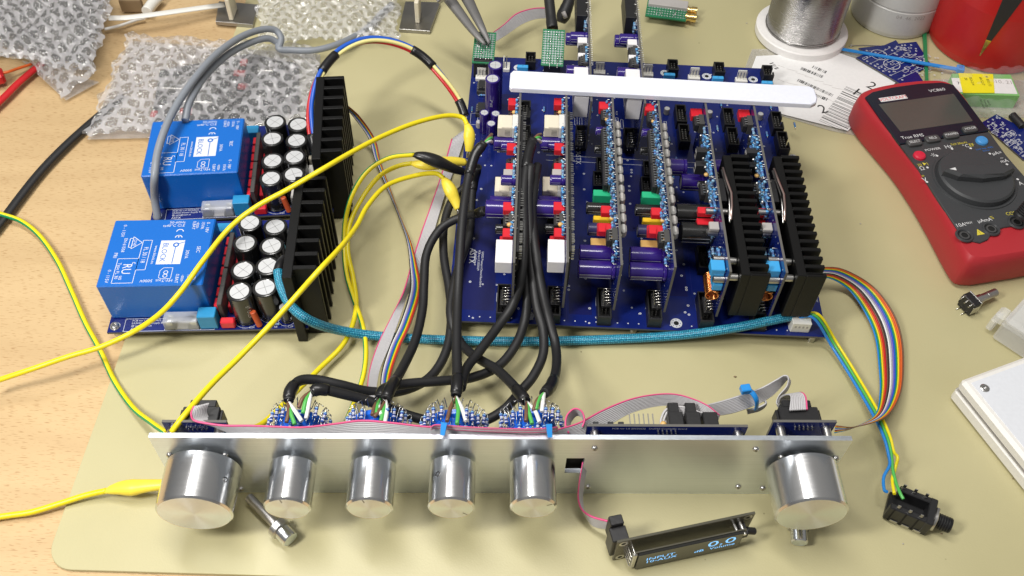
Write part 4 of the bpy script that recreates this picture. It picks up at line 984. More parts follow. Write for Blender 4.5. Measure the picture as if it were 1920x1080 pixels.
black_cable([(712, 748, 48), (722, 730, 44), (760, 720, 36), (830, 714, 28), (885, 708, 22), (935, 686, 18), (968, 645, 18), (984, 600, 20), (988, 560, 28), (984, 500, 40), (975, 440, 50), (973, 405, 50)],
            'black cable lying level across the mat beside the second switch', [((712, 750, 48), [((698, 778, 57), bw), ((706, 775, 57), gw), ((715, 778, 57), ww)])], [(0, 13)])

# ---- teal braided power cable
t = multi('braided_cable', 'thick teal braided cable sweeping from the left supply board to the big board', 'cable', None, at(520, 505, 30))
part_tube(t, 'braided_sleeve', px([(521, 508, 46), (528, 540, 44), (548, 576, 42), (585, 603, 36), (640, 620, 16), (720, 631, 5), (850, 638, 4), (1000, 640, 4), (1150, 636, 5), (1270, 629, 9), (1370, 616, 16), (1440, 602, 20), (1488, 592, 20)], 12), 3.25, 'teal_braid', 20)
part_tube(t, 'heat_shrink', px([(534, 486, 40), (526, 496, 44), (521, 510, 44)], 8), 3.5, 'shrink_black', 14)
part_tube(t, 'end_wire', px([(1484, 593, 20), (1496, 592, 21), (1500, 600, 20)], 5), 1.1, 'mid_blue', 8)
part_tube(t, 'end_wire', px([(1484, 592, 20), (1500, 590, 22), (1506, 600, 20)], 5), 1.1, 'mid_blue', 8)
# ---- blue, red and yellow power wires in an arch
t = multi('power_cable', 'arched bundle of blue, red and yellow wires with black sleeves', 'cable', None, at(588, 280, 30))
arch = [(592, 285, 34), (583, 240, 46), (584, 190, 58), (600, 140, 66), (635, 98, 70), (685, 76, 70), (740, 80, 64), (790, 104, 54), (832, 148, 42), (860, 188, 30), (872, 218, 22)]
Ac = px(arch, 8)
for m_, ph, rr in (('blue_wire', .3, 1.75), ('red_wire', 2.6, 1.55), ('pale_yellow', 4.6, 1.55)):
    Pw = []
    for i, p in enumerate(Ac):
        tg = (Ac[min(i + 1, len(Ac) - 1)] - Ac[max(i - 1, 0)]).normalized(); a = tg.cross(Vector((0, 0, 1))).normalized(); b_ = a.cross(tg)
        an = ph + i * .05; Pw.append(p + a * math.cos(an) * 1.7 + b_ * math.sin(an) * 1.7)
    part_tube(t, 'core_wire', Pw, rr, m_, 10)
part_tube(t, 'sleeve', Ac[0:7], 3.7, 'shrink_black', 14); part_tube(t, 'sleeve', Ac[25:32], 3.7, 'shrink_black', 14); part_tube(t, 'sleeve', Ac[53:61], 3.7, 'shrink_black', 14); part_tube(t, 'sleeve', Ac[72:81], 3.7, 'shrink_black', 14)
# ---- yellow test leads with crocodile clip boots
def boot(t, P, m, name='clip_boot', k=1.0):
    n = len(P); rr = []
    for i in range(n):
        u = i / (n - 1); rr.append(k * (2.0 + 3.4 * math.sin(min(1, u / .5) * math.pi / 2) if u < .5 else 5.4 - 2.2 * (u - .5) / .5))
    rr[0] = 1.9 * k; rr[1] = 2.1 * k
    part_tube(t, name, P, rr, m, 16, flat=.8)
def lead(pts, label, clip=None, clipmat='yellow_boot', r=1.75, m='yellow_wire', clip0=None, stripe=None, group='yellow test leads', k=1.0):
    t = multi('test_lead', label, 'test lead', group, at(*pts[0]))
    part_tube(t, 'wire', px(pts), r, m, 12, stripe=stripe)
    for c in (clip, clip0):
        if c:
            P = px(c, 6); boot(t, P, clipmat, k=k)
            d = (P[-1] - P[-2]).normalized(); b = MB(); s = d.cross(Vector((0, 0, 1))).normalized()
            b.tube([P[-1] - d * 3 + s * 1.1, P[-1] + d * 5 + s * .5], .9, 'steel', 6); b.tube([P[-1] - d * 3 - s * 1.1, P[-1] + d * 5 - s * .5], .9, 'steel', 6); b.build('clip_jaw', t, world=True)
    return t
lead([(-30, 724, 14), (0, 712, 16), (60, 692, 20), (130, 668, 22), (190, 650, 24), (250, 622, 28), (300, 588, 40), (340, 545, 50), (380, 490, 54), (430, 428, 56), (480, 388, 64), (540, 355, 72), (600, 320, 79), (660, 285, 74), (720, 254, 66), (780, 230, 60), (835, 217, 54), (866, 220, 50), (876, 234, 48)],
     'long yellow test lead crossing both supply boards up to the big board', [(874, 230, 48), (879, 244, 46), (880, 258, 42), (880, 272, 38), (879, 284, 34)], r=1.8, k=.85)
lead([(322, 810, 62), (345, 780, 66), (395, 722, 60), (450, 668, 56), (510, 606, 58), (560, 550, 68), (600, 505, 79), (640, 462, 70), (668, 425, 54), (690, 385, 42), (725, 348, 34), (775, 330, 30), (815, 325, 30), (832, 334, 28)],
     'yellow test lead running from behind the panel over the front heatsink', [(831, 333, 28), (838, 345, 27), (846, 360, 24), (853, 375, 20), (860, 392, 16)], r=1.8, k=.95)
lead([(470, 805, 40), (500, 788, 30), (560, 730, 14), (600, 690, 8), (640, 650, 8), (660, 612, 8), (668, 570, 8), (662, 520, 10), (652, 470, 14), (656, 420, 22), (680, 370, 30), (712, 330, 34), (745, 312, 34), (772, 306, 34)],
     'yellow test lead bowing beneath the black clip and down between the ribbon and supply boards', [(770, 306, 34), (795, 309, 34), (820, 306, 32), (850, 303, 28), (872, 304, 24)], r=1.75)
lead([(-20, 972, 1.6), (20, 966, 1.6), (60, 960, 2), (110, 945, 3), (160, 929, 5), (200, 920, 7)],
     'yellow test lead on the bench, its clip tucked behind the big left knob', [(197, 921, 7), (225, 915, 8), (250, 914, 9), (275, 911, 11), (312, 908, 13)], r=1.85, k=.95)
gy = lambda a, l: .30 < a < .66
STR2[0] = 'green_wire'
lead([(648, 812, 10), (650, 790, 10), (668, 745, 8), (682, 700, 8), (686, 655, 8), (680, 610, 8), (665, 565, 8), (650, 515, 10), (645, 460, 16), (648, 410, 26), (662, 362, 40), (690, 320, 48), (730, 296, 50), (776, 290, 48)],
     'green and yellow earth lead ending in a black crocodile clip', [(774, 290, 48), (795, 294, 47), (820, 303, 43), (845, 314, 36), (868, 322, 28)], clipmat='shrink_black', stripe=lambda a, l: .30 < a < .62, group='green and yellow earth leads')
lead([(-30, 392, 6), (0, 401, 5), (40, 415, 3), (75, 443, 2), (108, 490, 1.8), (135, 548, 1.8), (160, 605, 1.8), (188, 657, 1.8), (215, 715, 1.8), (250, 765, 5), (285, 793, 16), (312, 812, 28)],
     'green and yellow earth lead lying on the wood and running behind the panel', stripe=lambda a, l: a > .80 or a < .14, r=1.85, group='green and yellow earth leads')
# ---- other single cables
t = multi('mains_cable', 'thick grey mains cable looped over the farther transformer', 'cable', None, at(297, 408, 12))
part_tube(t, 'sheath', px([(296, 412, 14), (290, 370, 30), (290, 330, 50), (297, 280, 56), (318, 222, 60), (350, 168, 60), (395, 112, 56), (440, 76, 48), (480, 58, 40), (512, 55, 34), (527, 70, 28), (523, 90, 22)]), 2.8, 'cable_grey', 14)
part_tube(t, 'sheath', px([(347, 226, 50), (356, 190, 54), (385, 142, 50), (425, 104, 44), (465, 82, 36), (500, 72, 30), (520, 80, 24), (524, 92, 22), (545, 94, 20), (590, 94, 18), (635, 82, 16), (675, 62, 10), (700, 42, 5), (712, 28, 3.5), (735, 8, 3)]), 2.8, 'cable_grey', 14)
cable('speaker_cable', [(230, 180, 1.6), (172, 228, 2), (120, 275, 2.5), (75, 322, 2.5), (38, 368, 2.5), (5, 412, 2.5), (-30, 455, 2.5)], 3.5, 'black_rubber', 'flat black twin cable lying on the wood at the left edge', 'cable', flat=.6)
t = multi('red_test_lead', 'red lead with a chunky red clip at the left edge', 'test lead', None, at(10, 160, 3))
part_tube(t, 'wire', px([(-20, 208, 4), (10, 180, 4), (35, 155, 4), (62, 132, 4), (80, 118, 4)]), 3.2, 'red_wire', 12, flat=.7)
part_tube(t, 'wire', px([(-10, 140, 8), (14, 135, 8), (35, 128, 6), (60, 120, 4)]), 1.2, 'orange_wire', 8)
b = MB(); b.T = Matrix.Translation(at(0, 156, 0)) @ RZ(.5); b.box(-14, 6, -7, 7, 2, 12, 'red_wire', 2); b.build('clip_body', t, world=True)
cable('white_strap', [(205, 34, 14), (240, 33, 14), (290, 27, 14), (340, 20, 12), (420, 9, 8)], 3.6, 'white_plastic', 'flat white plastic strap above the bubble wrap', 'strap', flat=.35)
cable('white_tube', [(275, 22, 6), (285, 8, 6), (300, -8, 6)], 5, 'white_plastic', 'fat white plastic tube standing at the top edge', 'tube')
cable('white_cable', [(196, 55, 2), (225, 48, 2), (255, 38, 2), (272, 34, 2)], 1.4, 'white_wire', 'thin white cord lying just under the white strap', 'cable')
cable('white_cable', [(-15, 104, 2), (5, 102, 2), (35, 97, 2)], 1.4, 'white_wire', 'thin white cord at the left edge under the upper bubble wrap', 'cable')

# ---- ribbon cables: a row of conductors interpolated between two edge lines
def ribbon(name, ea, eb, cols, label, group=None, k=8, parent=None, partname='ribbon', cat='ribbon cable', prints=None, world=False):
    A_ = spline([Vector(p) for p in ea], k) if world else px(ea, k); B_ = spline([Vector(p) for p in eb], k) if world else px(eb, k); n = len(cols); b = MB()
    for i, c in enumerate(cols):
        u = (i + .5) / n; P = [a.lerp(q, u) for a, q in zip(A_, B_)]
        R_ = [max(.32, (a - q).length / n * .54) for a, q in zip(A_, B_)]
        b.tube(P, [min(r_, .72) for r_ in R_], c, 6)
    if parent is not None: return b.build(partname, parent, world=True)
    return b.single(name, label, cat, group)
GR = ['pink_wire'] + ['ribbon_grey'] * 9
ribbon('ribbon_cable', [(846, 262, 6), (828, 325, 3), (808, 385, 2), (790, 435, 2), (772, 490, 4), (757, 545, 12), (735, 590, 12), (708, 645, 10), (692, 695, 14), (687, 742, 30)],
       [(878, 238, 6), (858, 300, 3), (836, 360, 2), (818, 420, 2), (798, 490, 1), (767, 545, 3), (752, 590, 10), (732, 645, 10), (712, 695, 14), (704, 745, 30)],
       GR, 'grey ribbon cable with a pink edge running down beside the rainbow one')
RB = ['print_black', 'white_wire', 'grey_wire', 'purple_wire', 'blue_wire', 'green_wire', 'yellow_wire', 'orange_wire', 'red_wire', 'brown_wire']
ribbon('rainbow_ribbon', [(636, 190, 40), (660, 216, 30), (690, 258, 16), (703, 300, 8), (724, 350, 5), (745, 400, 5), (762, 450, 6), (768, 500, 10), (768, 545, 14), (750, 605, 13), (730, 650, 12), (715, 700, 16), (713, 742, 32)],
       [(650, 196, 40), (676, 220, 30), (704, 262, 14), (714, 304, 6), (731, 352, 2), (750, 404, 2), (770, 452, 3), (783, 500, 6), (789, 545, 6), (772, 605, 10), (752, 650, 10), (735, 700, 14), (728, 742, 30)],
       RB, 'rainbow ribbon cable that fans out between the yellow leads and the black cables', 'rainbow ribbon cables')
# right side rainbow ribbon, two layers
R2 = ['mid_blue', 'green_wire', 'yellow_wire', 'orange_wire', 'red_wire', 'brown_wire', 'print_black', 'white_wire', 'grey_wire', 'purple_wire', 'blue_wire', 'green_wire', 'yellow_wire', 'orange_wire', 'orange_wire', 'brown_wire']
ribbon('rainbow_ribbon', [(1530, 520, 18), (1560, 524, 12), (1592, 545, 6), (1622, 588, 5), (1640, 632, 4), (1647, 685, 4), (1649, 735, 6), (1640, 778, 16), (1600, 802, 34), (1565, 812, 48)],
       [(1532, 500, 22), (1580, 504, 18), (1635, 535, 10), (1672, 580, 8), (1691, 630, 6), (1695, 690, 5), (1688, 742, 8), (1660, 782, 18), (1605, 800, 36), (1567, 798, 50)],
       R2, 'broad rainbow ribbon cable bulging out on the bare mat at right', 'rainbow ribbon cables', k=10)
# three wire lead to the jack
t = multi('jack_cable', 'thin blue, green and yellow wires hanging down to the black jack', 'cable', None, at(1500, 592, 20))
base = [(1504, 592, 22), (1524, 590, 26), (1540, 604, 22), (1562, 642, 8), (1592, 690, 6), (1622, 740, 8), (1650, 790, 12), (1664, 822, 14), (1671, 850, 14)]
for m_, off, endp in (('mid_blue', (-5, 3), [(1668, 872, 14), (1657, 895, 14), (1658, 918, 16), (1663, 922, 18)]), ('green_wire', (0, 0), [(1674, 880, 14), (1680, 905, 15), (1688, 925, 17), (1694, 936, 17)]), ('pale_yellow', (5, -3), [(1683, 858, 16), (1678, 880, 12), (1673, 900, 14), (1677, 926, 17)])):
    part_tube(t, 'core_wire', px([(x + off[0], y + off[1], z) for x, y, z in base] + endp), 1.0, {'green_wire': 'leaf_green', 'pale_yellow': 'yellow_wire'}.get(m_, m_), 10)
# ribbon along the back of the panel
ribbon('ribbon_cable', [(362, 762, 72), (357, 775, 72), (362, 788, 70), (385, 793, 70), (420, 797, 70), (470, 797, 70), (520, 799, 70), (570, 800, 70), (630, 793, 70), (680, 787, 70), (740, 792, 70), (800, 799, 70), (860, 801, 70), (930, 804, 70), (1000, 810, 69), (1045, 802, 70)],
       [(392, 756, 72), (388, 772, 66), (396, 788, 62), (420, 806, 61), (450, 818, 60), (490, 822, 60), (530, 822, 60), (570, 822, 60), (630, 822, 60), (680, 822, 60), (740, 822, 60), (800, 822, 60), (860, 822, 60), (930, 822, 60), (1000, 822, 60), (1045, 822, 60)][0:16],
       GR[:], 'grey ribbon cable with a pink edge stretched along the back of the panel', 'grey ribbon cables at the panel', k=6)
ribbon('ribbon_cable', [(808, 800, 74), (818, 796, 74), (850, 798, 73), (900, 801, 73), (960, 803, 73), (1010, 803, 73), (1046, 800, 73)], [(808, 806, 70), (820, 803, 69), (850, 806, 69), (900, 809, 69), (960, 811, 69), (1010, 811, 69), (1046, 808, 69)],
       ['pink_wire', 'ribbon_grey', 'pink_wire', 'ribbon_grey', 'ribbon_grey', 'pink_wire'], 'doubled back ribbon cable tied over the long one between the third and fourth switches', 'grey ribbon cables at the panel', k=6)
ribbon('ribbon_cable', [(1040, 806, 66), (1085, 792, 64), (1130, 768, 62), (1180, 748, 62), (1225, 739, 62), (1265, 738, 62), (1300, 747, 62), (1328, 760, 62), (1350, 778, 60)],
       [(1048, 824, 58), (1092, 818, 56), (1140, 798, 54), (1180, 776, 54), (1225, 763, 54), (1262, 761, 54), (1296, 770, 54), (1320, 784, 55), (1344, 798, 54)],
       GR, 'grey ribbon cable arching over the mat to the middle connectors', 'grey ribbon cables at the panel')
ribbon('ribbon_cable', [(1066, 812, 62), (1060, 796, 64), (1063, 778, 66), (1076, 766, 68), (1090, 770, 68), (1096, 786, 66), (1092, 800, 64)],
       [(1072, 818, 52), (1068, 804, 54), (1071, 790, 56), (1082, 779, 58), (1092, 784, 58), (1095, 796, 56), (1090, 808, 54)],
       GR, 'small curled loop of ribbon cable beside the fourth switch', 'grey ribbon cables at the panel')
ribbon('ribbon_cable', [(1236, 800, 56), (1238, 782, 58), (1250, 765, 60), (1280, 762, 62), (1310, 771, 62), (1332, 778, 62)],
       [(1290, 812, 50), (1288, 800, 52), (1290, 790, 54), (1302, 786, 56), (1318, 790, 56), (1334, 796, 56)],
       GR[::-1], 'short ribbon cable fanning out behind the row of bare pins', 'grey ribbon cables at the panel')
t = multi('ribbon_cable', 'folded grey ribbon cable held by a blue tie, ending at the rightmost connector', 'ribbon cable', 'grey ribbon cables at the panel', at(1360, 770, 30))
ribbon('', [(1310, 762, 50), (1345, 754, 48), (1385, 742, 46), (1425, 728, 46), (1455, 712, 50), (1470, 704, 54), (1478, 708, 54), (1475, 724, 50), (1460, 742, 46), (1456, 756, 44), (1466, 758, 46)],
       [(1330, 782, 44), (1375, 774, 40), (1415, 760, 38), (1445, 744, 38), (1464, 726, 42), (1476, 712, 46), (1482, 716, 46), (1476, 732, 42), (1462, 748, 40), (1458, 762, 40), (1468, 764, 42)],
       ['ribbon_grey'] * 10, '', parent=t, k=8)
ribbon('', [(1458, 757, 48), (1462, 746, 54), (1474, 740, 62), (1482, 744, 66), (1480, 770, 66)], [(1500, 745, 48), (1498, 738, 56), (1504, 736, 64), (1512, 744, 66), (1515, 768, 66)], ['ribbon_grey'] * 9 + ['pink_wire'], '', parent=t, k=8)
ribbon('', [(1400, 768, 36), (1420, 764, 36), (1436, 756, 38), (1432, 748, 38)], [(1402, 776, 30), (1424, 770, 30), (1436, 760, 32), (1434, 752, 32)], ['ribbon_grey'] * 6, '', parent=t, k=5)
# ribbon to the small display
ribbon('ribbon_cable', [(1092, 866, 36), (1089, 885, 34), (1085, 910, 26), (1084, 935, 18), (1091, 955, 14), (1110, 968, 16), (1142, 977, 20)],
       [(1102, 872, 30), (1098, 890, 28), (1095, 912, 20), (1092, 935, 10), (1096, 960, 4), (1112, 985, 4), (1142, 992, 8)],
       GR, 'short ribbon cable dropping from the panel window to the small display')
# ribbon to the small green board at the back
ribbon('ribbon_cable', [(925, 60, 16), (945, 45, 22), (968, 25, 26), (1000, 15, 26), (1030, 14, 24)], [(930, 78, 12), (952, 64, 14), (978, 46, 16), (1004, 36, 16), (1030, 34, 14)],
       GR, 'grey ribbon cable arching between the two small green boards', k=6)
# ---- cable ties
def tie(p0, p1, w, label, m='zip_blue', head=True, h=1.2):
    A_ = at(*p0); B_ = at(*p1); d = B_ - A_; L_ = d.length
    t_ = multi('cable_tie', label, 'cable tie', 'plastic cable ties', A_)
    b = MB(); ax = d.normalized(); s_ = ax.cross(Vector((0, 0, 1))).normalized() * w / 2; u_ = s_.cross(ax).normalized() * h / 2
    vs = []
    for q, k_ in ((A_, .7), (B_, 1)): vs += [q - s_ * k_ - u_, q + s_ * k_ - u_, q + s_ * k_ + u_, q - s_ * k_ + u_]
    b.add(vs, [(0, 1, 2, 3), (7, 6, 5, 4), (0, 4, 5, 1), (1, 5, 6, 2), (2, 6, 7, 3), (3, 7, 4, 0)], m); b.build('strap', t_, world=True)
    if head:
        b = MB(); b.T = Matrix.Translation(B_) @ RZ(math.atan2(d.y, d.x)); b.box(-1, w * 1.3, -w * .85, w * .85, -1.6, 3, m, .5); b.box(.3, w * .9, -w * .45, w * .45, 3.0, 3.05, 'print_blue'); b.build('tie_head', t_, world=True)
    return t_
tie((1578, 92, 4), (1795, 130, 6), 4.2, 'blue cable tie lying over the loose blue boards')
tie((1738, 158, 2.5), (1733, 55, 2.5), 3.6, 'dark green cable tie lying beside the blue one', 'zip_green')
tie((830, 816, 72), (833, 792, 76), 3.4, 'blue cable tie round the panel ribbon at the third switch', head=False, h=2.6)
tie((1031, 820, 72), (1029, 795, 76), 3.4, 'blue cable tie round the panel ribbon at the fourth switch', head=False, h=2.6)
t = multi('cable_tie', 'blue cable tie round the folded ribbon at right', 'cable tie', 'plastic cable ties', at(1410, 750, 50))
P = px([(1392, 736, 50), (1402, 732, 52), (1412, 738, 52), (1419, 752, 48), (1418, 768, 38)], 5); b = MB(); b.tube(P, 1.7, 'zip_blue', 8, flat=.4); b.build('strap', t, world=True)
b = MB(); b.T = Matrix.Translation(at(1397, 732, 52)) @ RZ(.2); b.box(-3, 3, -2.5, 2.5, -1, 3.6, 'zip_blue', .5); b.build('tie_head', t, world=True)
# ================================================================== display module lying on its edge
A0 = at(1145, 1056, 0); A1 = at(1400, 1012, 0)
t0 = at(1158, 1018, 26); t1 = at(1417, 963, 26)
an = math.atan2((t1 - t0).y, (t1 - t0).x); Ld = (t1 - t0).length
OL = thing('display_module', 'small display module glowing pale blue, lying on edge in front of the panel', 'display', (t0.x, t0.y, 0), an)
b = MB(); b.box(0, Ld, 0, 1.6, .4, 26, 'oled_board', .2)
for (x, z) in ((4, 22.5), (4, 4), (Ld - 4, 22.5), (Ld - 4, 4)):
    b.T = Matrix.Translation((x, -.04, z)) @ Matrix.Rotation(math.pi / 2, 4, 'X'); b.ring(0, 0, 0, 1.4, 2.7, 'solder', 16); b.disc(0, 0, .01, 1.4, 'dark_inside', 10); b.T = None
b.build('printed_board', OL)
b = MB(); b.box(11, Ld - 9, -8.2, -6.4, 1, 21, 'oled_glass', .2); b.box(9, Ld - 7, -6.4, -5.6, .6, 21.5, 'oled_board'); scr = b.build('screen', OL)
b = MB(); MX = Matrix.Translation((17, -8.26, 15.8)) @ Matrix.Rotation(math.pi / 2, 4, 'X')
def ST(s, x, z, size, sx=1, al='LEFT'): b.text(s, Matrix.Translation((x, -8.26, z)) @ Matrix.Rotation(math.pi / 2, 4, 'X'), size, 'oled_blue', al, sx)
ST('INPUT', 16, 13.2, 3.4, 1.3); ST('10-AUX', 16, 9.0, 3.4, 1.2); ST('dB', 46, 8.6, 3.2, 1.3); ST('Volume', 55.5, 8.6, 3.2, 1.15); ST('0.0', 53, 15.0, 7.6, 1.4)
b.build('lit_digits', scr)
for (x0, z) in ((8, 3),):
    b = MB()
    for k in range(8): b.cyl((x0 - .5 + (k % 2) * 2, -6.4, 4 + k * 2.1), (x0 - .5 + (k % 2) * 2, 0, 4 + k * 2.1), .45, 'pin', 6)
    b.box(8.2, 10.8, -7.2, -5.2, 2, 20, 'solder', .4); b.build('pin_row', OL)
b = MB(); b.box(Ld - 9, Ld - 5, -7.5, .0, 12, 17, 'ic_black', .3); b.cyl((Ld - 5, -4, 14), (Ld + 1, -5, 12), 2.2, 'black_rubber', 10, bev=.5); b.cyl((Ld - 8, -8, 18), (Ld - 8, 0, 18), 1.1, 'steel', 8); b.cyl((Ld - 11, -8, 16), (Ld - 11, 0, 16), 1.1, 'steel', 8); b.build('socket', OL)
b = MB(); b.box(-2, 8, 1.6, 10.5, 4, 24, 'black_plastic', .5); b.box(-1, 7, 10, 16, 9, 27.5, 'black_plastic', .5); b.box(-6, -1.5, 8, 14, 2, 21, 'enclosure', .5) if 0 else None; b.build('ribbon_connector', OL)

# ================================================================== headphone jack
jc = at(1712, 975, 0); ja = at(1655, 942, 12); jb = at(1770, 975, 8); jan = math.atan2((jb - ja).y, (jb - ja).x)
J = thing('jack_socket', 'black panel jack socket with hex nut and solder tags, wires attached', 'jack socket', (jc.x - 1, jc.y + 1.5, 0), -.42)
b = MB(); b.box(-16, 7, -8.5, -4.6, .8, 15, 'black_plastic', .6); b.box(-13, 7, 5.5, 9.5, .8, 15, 'black_plastic', .6); b.box(-16, 7, -8, 9, .6, 5, 'black_plastic', .4); b.box(5, 9.5, -9, 9.5, .8, 15.5, 'black_plastic', .6)
for k in range(3): b.box(-13.5 + k * 7, -12.6 + k * 7, -8.7, -8.4, .8, 15, 'dark_inside'); b.box(-12 + k * 7, -7.5 + k * 7, -9.1, -8.6, 1.2, 3.4, 'steel', .2)
b.build('body', J)
b = MB(); b.cyl((9.5, .3, 8), (11.6, .3, 8), 8.2, 'steel', 6, bev=.4); b.build('hex_nut', J)
b = MB(); pr = [(0, 0), (0, 4.8)]; 
for k in range(6): pr += [(k * 1.45 + .3, 4.8), (k * 1.45 + .75, 4.25), (k * 1.45 + 1.2, 4.8)]
pr += [(9.2, 4.4), (9.2, 3), (3, 3), (3, 0)]
b.lathe((11.6, .3, 8), (1, 0, 0), pr, 'black_plastic', 22); b.build('threaded_barrel', J)
for k in range(3):
    for y in (-6.5, 7.5):
        b = MB(); x = -11.5 + k * 6.6; b.box(x - .9, x + .9, y - .3, y + .3, 14, 20 if y > 0 else 18, 'steel', .1); b.sphere((x, y, 15.6), 1.3, 'solder', 8, 5, (1, .5, 1)); b.build('solder_tag', J)

# ================================================================== loose shaft knobs
def shaft_knob(label, p_tip, p_cap, zt_, zc_):
    A_ = at(*p_tip, zt_); B_ = at(*p_cap, zc_); d = (B_ - A_).normalized(); t = thing('push_knob', label, 'knob', (A_.x, A_.y, 0), 0, 'small turned metal push knobs')
    L_ = (B_ - A_).length
    b = MB(); b.cyl(A_, A_ + d * (L_ - 12), 2.9, 'shaft', 18, bev=.4); b.build('shaft', t, world=True)
    b = MB(); b.cyl(A_ + d * (L_ - 13), A_ + d * (L_ - 8), 6.4, 'steel', 28, bev=.5); b.build('collar', t, world=True)
    b = MB(); b.lathe(A_ + d * (L_ - 8), d, [(0, 0), (0, 5.0), (7.4, 5.0), (8, 4.6), (8, 0)], 'alu_knob', 28, ['alu_knob'] * 3 + ['alu_face']); b.build('cap', t, world=True)
    return t
shaft_knob('small metal push knob with a long shaft, lying between the two left knobs', (466, 932), (545, 1012), 6.5, 6)
shaft_knob('small metal push knob poking out beneath the big right knob', (1494, 925), (1499, 1018), 6.5, 5)

# ================================================================== rotary encoder lying loose
t = thing('rotary_encoder', 'loose rotary encoder with a flatted metal shaft on the bare mat', 'encoder', at(1822, 575, 0), frame((1815, 582), (1878, 555), 7))
b = MB(); b.box(-9, -3, -6, 6, .5, 12.5, 'black_plastic', .5); b.build('body', t)
b = MB(); b.box(-3, -2, -6.3, 6.3, .3, 12.8, 'steel', .2); b.box(-9.2, -3, 6, 6.4, 3, 10, 'steel', .1); b.box(-9.2, -3, -6.4, -6, 3, 10, 'steel', .1)
for y in (-4, 0, 4): b.tube([(-8, y, 12.3), (-10, y, 12.6), (-13, y, 11)], .4, 'pin', 5); 
for y in (-2.5, 2.5): b.tube([(-8, y, 1), (-13, y, .7)], .4, 'pin', 5)
b.build('bracket', t)
b = MB(); b.cyl((-2, 0, 7), (5, 0, 7), 3.5, 'steel', 18, bev=.3); b.cyl((5, 0, 7), (10, 0, 7), 3, 'steel', 18); b.cyl((10, 0, 7), (19, 0, 7), 3, 'shaft', 18, bev=.3); b.build('shaft', t)

# ================================================================== white enclosure and clear plastic box at the right edge
ex = at(1797, 718, 18); ea = frame((1833, 705), (1920, 678), 22)
t = thing('enclosure', 'white plastic instrument case with a pale grey lid, cut off by the right edge', 'case', (ex.x, ex.y, 0), math.atan2(at(1920, 672, 22).y - at(1800, 716, 22).y, at(1920, 672, 22).x - at(1800, 716, 22).x))
b = MB(); b.box(0, 140, -190, 0, .5, 11.5, 'enclosure', 2); b.box(.6, 140, -190, -.6, 11.5, 12.3, 'relay_grey'); b.box(0, 140, -190, 0, 12.3, 22, 'enclosure', 2.2); b.build('shell', t)
b = MB(); b.box(4.5, 135, -186, -4.5, 21.9, 22.3, 'enclosure_top', .1); l_ = b.build('lid_panel', t)
b = MB(); b.T = Matrix.Translation((10, -11, 21.9)); b.lathe((0, 0, 0), (0, 0, 1), [(0, 3.2), (.9, 3.0), (1.2, 2.4), (1.2, 1.2), (.2, .4), (.2, 0)], 'steel', 18); b.build('screw', t)
cx_ = at(1866, 608, 16)
t = thing('plastic_box', 'frosted clear plastic box with a hinged lid at the right edge', 'box', (cx_.x, cx_.y, 0), -.78)
b = MB(); b.box(3, 110, 2, 46, .5, 18, 'clear_frost', 1.5); b.build('tray', t)
b = MB(); b.box(3, 110, 1, 47, 18.3, 25, 'clear_frost', 2.5); b.box(12, 104, 8, 40, 25, 26, 'clear_frost', .6); b.box(-4, 4, 4, 16, 12, 21, 'clear_frost', 2); b.box(-4.5, 0, 4, 16, 3, 14, 'clear_frost', 1); b.build('lid', t)

# ================================================================== multimeter
ma = math.radians(14.6); MZ = .87
tl = at(1600, 213, 20); bl = at(1797, 527, 6)
# local frame: x across to the right, y up the meter
axy = Vector((-math.sin(ma), math.cos(ma), 0)); axx = Vector((math.cos(ma), math.sin(ma), 0))
mo = bl + axx * 43.5
t = thing('multimeter', 'red and dark grey digital multimeter with a big rotary dial', 'multimeter', (mo.x, mo.y, 0), ma)
TI = ORG[t.name]
def mm_(px_, py_, z=38): q = TI @ at(px_, py_, z * MZ); return q.x, q.y
t.scale = (1, 1, MZ)
for nm, p, z in (('tl', (1600, 213), 15), ('tr', (1810, 165), 30), ('bl', (1797, 527), 6), ('waistL', (1683, 325), 20), ('lcd', (1648, 197), 38), ('dial', (1829, 329), 38), ('dialL', (1755, 320), 38), ('blk bl', (1790, 440), 38), ('sel', (1715, 268), 38), ('hold', (1817, 244), 38), ('j1', (1808, 441), 38), ('j2', (1857, 430), 38), ('j3', (1912, 410), 38), ('rb', (1724, 293), 38), ('bb', (1840, 264), 38)): print(nm, [round(v, 1) for v in mm_(*p, z)])
Lm = 192
def outline(sc, n=14, y0=0, y1=Lm, w0=0):
    L = [(46, 0), (46.8, 6), (45.5, 22), (42.5, 48), (40.2, 80), (40.2, 110), (43.5, 140), (45.5, 160), (45.2, 176), (42, 184), (34, 188.5), (20, 191), (0, 192)]
    s_ = spline([(x, y, 0) for x, y in L], 4); R_ = [(v.x, v.y) for v in s_]
    right = [(40, -3.5), (0, -4.5)][::-1]
    full = [(0, -4.5), (36, -4), (43, -2)] + R_ + [(-x, y) for x, y in R_[::-1][1:]] + [(-43, -2), (-36, -4)]
    cyy = 95; return [(x * sc, cyy + (y - cyy) * (1 - (1 - sc) * .5)) for x, y in full]
b = MB(); lay = [(0, .93), (2, .97), (6, 1.0), (20, 1.0), (28, .985), (33, .965), (35.5, .925)]
rings = [[(x, y, z) for x, y in outline(s_)] for z, s_ in lay]; n = len(rings[0]); vs = [v for r_ in rings for v in r_]
b.add(vs, [(i * n + j, i * n + (j + 1) % n, (i + 1) * n + (j + 1) % n, (i + 1) * n + j) for i in range(len(lay) - 1) for j in range(n)], 'meter_red', True)
b.add(rings[-1], [tuple(range(n))], 'meter_red'); b.add(rings[0], [tuple(range(n))[::-1]], 'meter_red'); b.build('holster', t)
def rot_poly(L, m, z0, z1, name, bev=.6, par=None):
    b = MB(); b.prism(L, z0, z1, m, bev=bev); return b.build(name, par or t)
